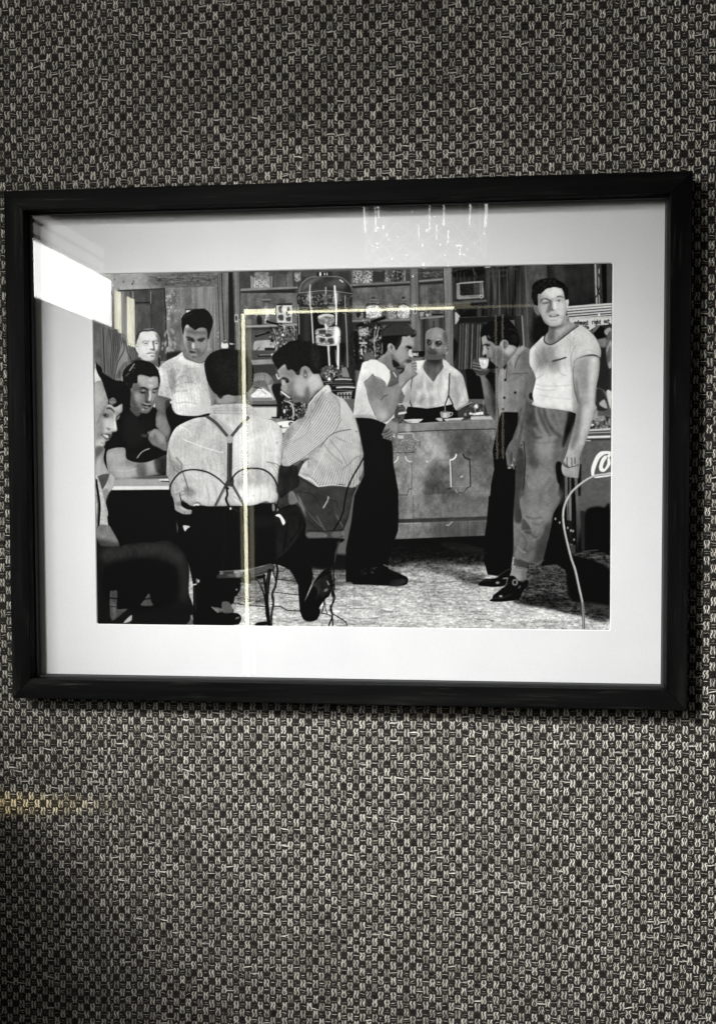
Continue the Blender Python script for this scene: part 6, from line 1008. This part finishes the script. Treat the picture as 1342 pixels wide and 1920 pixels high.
cur = empty('curtain', (-1.62, -4.25, .45)); tag(cur, 'pale yellow curtain strips beside the far end of the side window', 'curtain')
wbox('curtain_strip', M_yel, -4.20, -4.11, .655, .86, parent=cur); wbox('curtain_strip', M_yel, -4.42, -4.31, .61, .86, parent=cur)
bar = empty('light_bar', (-.557, -2.2, -.70)); tag(bar, 'corner-shaped brass light bar with pale yellow tubes standing in the room', 'lamp')
M_tube = emit('pale_yellow_tube', (1.0, .97, .70), TUBE_L); M_dim = emit('dim_tube_glow', (.80, .76, .50), TUBE_L*.11)  # channels emit a dim glow, standing in for tube light on brass
def tb(name, mat, a, b_, r, parent):
    bm = bmesh.new(); o = Vector(parent.location); tube(bm, Vector(a)-o, Vector(b_)-o, r); return bm_obj(name, bm, mat, parent, smooth=True)
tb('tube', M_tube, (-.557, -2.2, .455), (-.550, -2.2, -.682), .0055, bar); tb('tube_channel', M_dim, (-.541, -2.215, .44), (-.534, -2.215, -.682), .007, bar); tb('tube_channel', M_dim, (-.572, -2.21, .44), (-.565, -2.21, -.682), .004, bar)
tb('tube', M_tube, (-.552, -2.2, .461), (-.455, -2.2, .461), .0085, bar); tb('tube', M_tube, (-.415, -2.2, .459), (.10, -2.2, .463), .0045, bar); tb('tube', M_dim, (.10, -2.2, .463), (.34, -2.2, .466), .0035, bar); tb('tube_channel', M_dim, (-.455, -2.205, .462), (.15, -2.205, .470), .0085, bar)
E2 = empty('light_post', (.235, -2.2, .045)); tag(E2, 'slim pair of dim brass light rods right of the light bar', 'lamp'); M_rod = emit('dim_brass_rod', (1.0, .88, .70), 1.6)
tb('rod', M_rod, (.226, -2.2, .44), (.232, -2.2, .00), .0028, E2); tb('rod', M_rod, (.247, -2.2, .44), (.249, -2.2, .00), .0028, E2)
ch = empty('chandelier', (.012, -2.2, .80)); tag(ch, 'round crystal chandelier with hanging glass rods and beads above the viewer', 'chandelier')
M_cry = emit('crystal_glow', (.98, 1.0, .96), 12.0, .8, 60); M_band = emit('band_glow', (1, 1, 1), 1.15, .6, 30); M_met, nt, b = newmat('polished_steel'); setp(b, (.5, .5, .5), .25, metal=1.0)  # sparkle is put in as the crystals' and band's own glow
cg = np.random.default_rng(5); co_ = Vector(ch.location); R0 = .185
def ringmesh(r, z, t, name, mat):
    bm = bmesh.new(); N_ = 48; L1 = []
    for k in range(N_):
        a = 2*math.pi*k/N_; L1.append([bm.verts.new((math.cos(a)*(r+dx), math.sin(a)*(r+dx), z-co_.z+dz)) for dx, dz in ((0, 0), (t, 0), (t, t), (0, t))])
    for k in range(N_):
        for q in range(4): bm.faces.new((L1[k][q], L1[k][(q+1)%4], L1[(k+1)%N_][(q+1)%4], L1[(k+1)%N_][q]))
    return bm_obj(name, bm, mat, ch)
ringmesh(R0, .622, .002, 'ring', M_band); ringmesh(R0-.03, .598, .002, 'ring', M_band); ringmesh(R0, .90, .006, 'ring', M_met)
for k in range(26):
    a = 2*math.pi*k/26+cg.uniform(-.05, .05); x, y = R0*math.cos(a), R0*math.sin(a); z0 = cg.uniform(.66, .72); bm = bmesh.new()
    tube(bm, (x, y, z0-co_.z), (x*1.02, y*1.02, z0+cg.uniform(.03, .16)-co_.z), cg.uniform(.0009, .0020), 6); bm_obj('crystal_rod', bm, M_cry if cg.random() < .4 else M_band, ch)
for k in range(60):
    a = cg.uniform(0, 2*math.pi); r = R0*cg.uniform(.6, 1.0); z = cg.uniform(.59, .72); bm = bmesh.new()
    bmesh.ops.create_icosphere(bm, subdivisions=1, radius=cg.uniform(.0014, .0034), matrix=Matrix.Translation((r*math.cos(a), r*math.sin(a), z-co_.z)) @ Matrix.Diagonal((1, 1, 1.5, 1))); bm_obj('crystal_bead', bm, M_cry if cg.random() < .5 else M_band, ch)
for k in range(14):                                     # lattice of lozenges on the band
    a0, a1 = 2*math.pi*k/14, 2*math.pi*(k+1)/14; p = lambda a, z: (R0*math.cos(a), R0*math.sin(a), z-co_.z); am = (a0+a1)/2; bm = bmesh.new()
    for u, v in ((p(a0, .655), p(am, .688)), (p(am, .688), p(a1, .655)), (p(a1, .655), p(am, .628)), (p(am, .628), p(a0, .655))): tube(bm, u, v, .0019, 5)
    bm_obj('lozenge', bm, M_band, ch)
# a low panelled partition added out of view, to shade the lower left of the cloth
scr = empty('shade_partition', (-.62, -.30, -.95)); tag(scr, 'low dark wooden partition with rounded cap added out of view to shade the lower left of the wall', 'shade_partition')
M_part, nt, b = newmat('dark_walnut'); n = noise(nt, 24, 5, .6, (1, 1, .12)); c = ramp(nt, n.outputs['Fac'], [(.3, (.018, .011, .007)), (.7, (.055, .033, .02))]); nt.links.new(c.outputs[0], b.inputs['Base Color']); setp(b, rough=.45, spec=.3)
def pbox(name, x0, x1, y0, y1, z0, z1, bev=.004):
    bm = bmesh.new(); box(bm, x0+.62, x1+.62, y0+.30, y1+.30, z0+.95, z1+.95); bmesh.ops.bevel(bm, geom=bm.edges[:], offset=bev, segments=2, affect='EDGES'); return bm_obj(name, bm, M_part, scr)
pbox('post', -.645, -.60, -.62, -.575, -.95, -.215); pbox('post', -.645, -.60, -.05, -.004, -.95, -.215); pbox('rail', -.64, -.605, -.574, -.051, -.28, -.216); pbox('rail', -.64, -.605, -.574, -.051, -.95, -.86); pbox('panel', -.63, -.615, -.574, -.051, -.859, -.281, .001); pbox('cap', -.66, -.588, -.635, -.004, -.213, -.185, .010)
scene.render.engine = 'CYCLES'
scene.cycles.max_bounces = 8; scene.cycles.transparent_max_bounces = 12; scene.cycles.caustics_reflective = False; scene.cycles.sample_clamp_indirect = 6
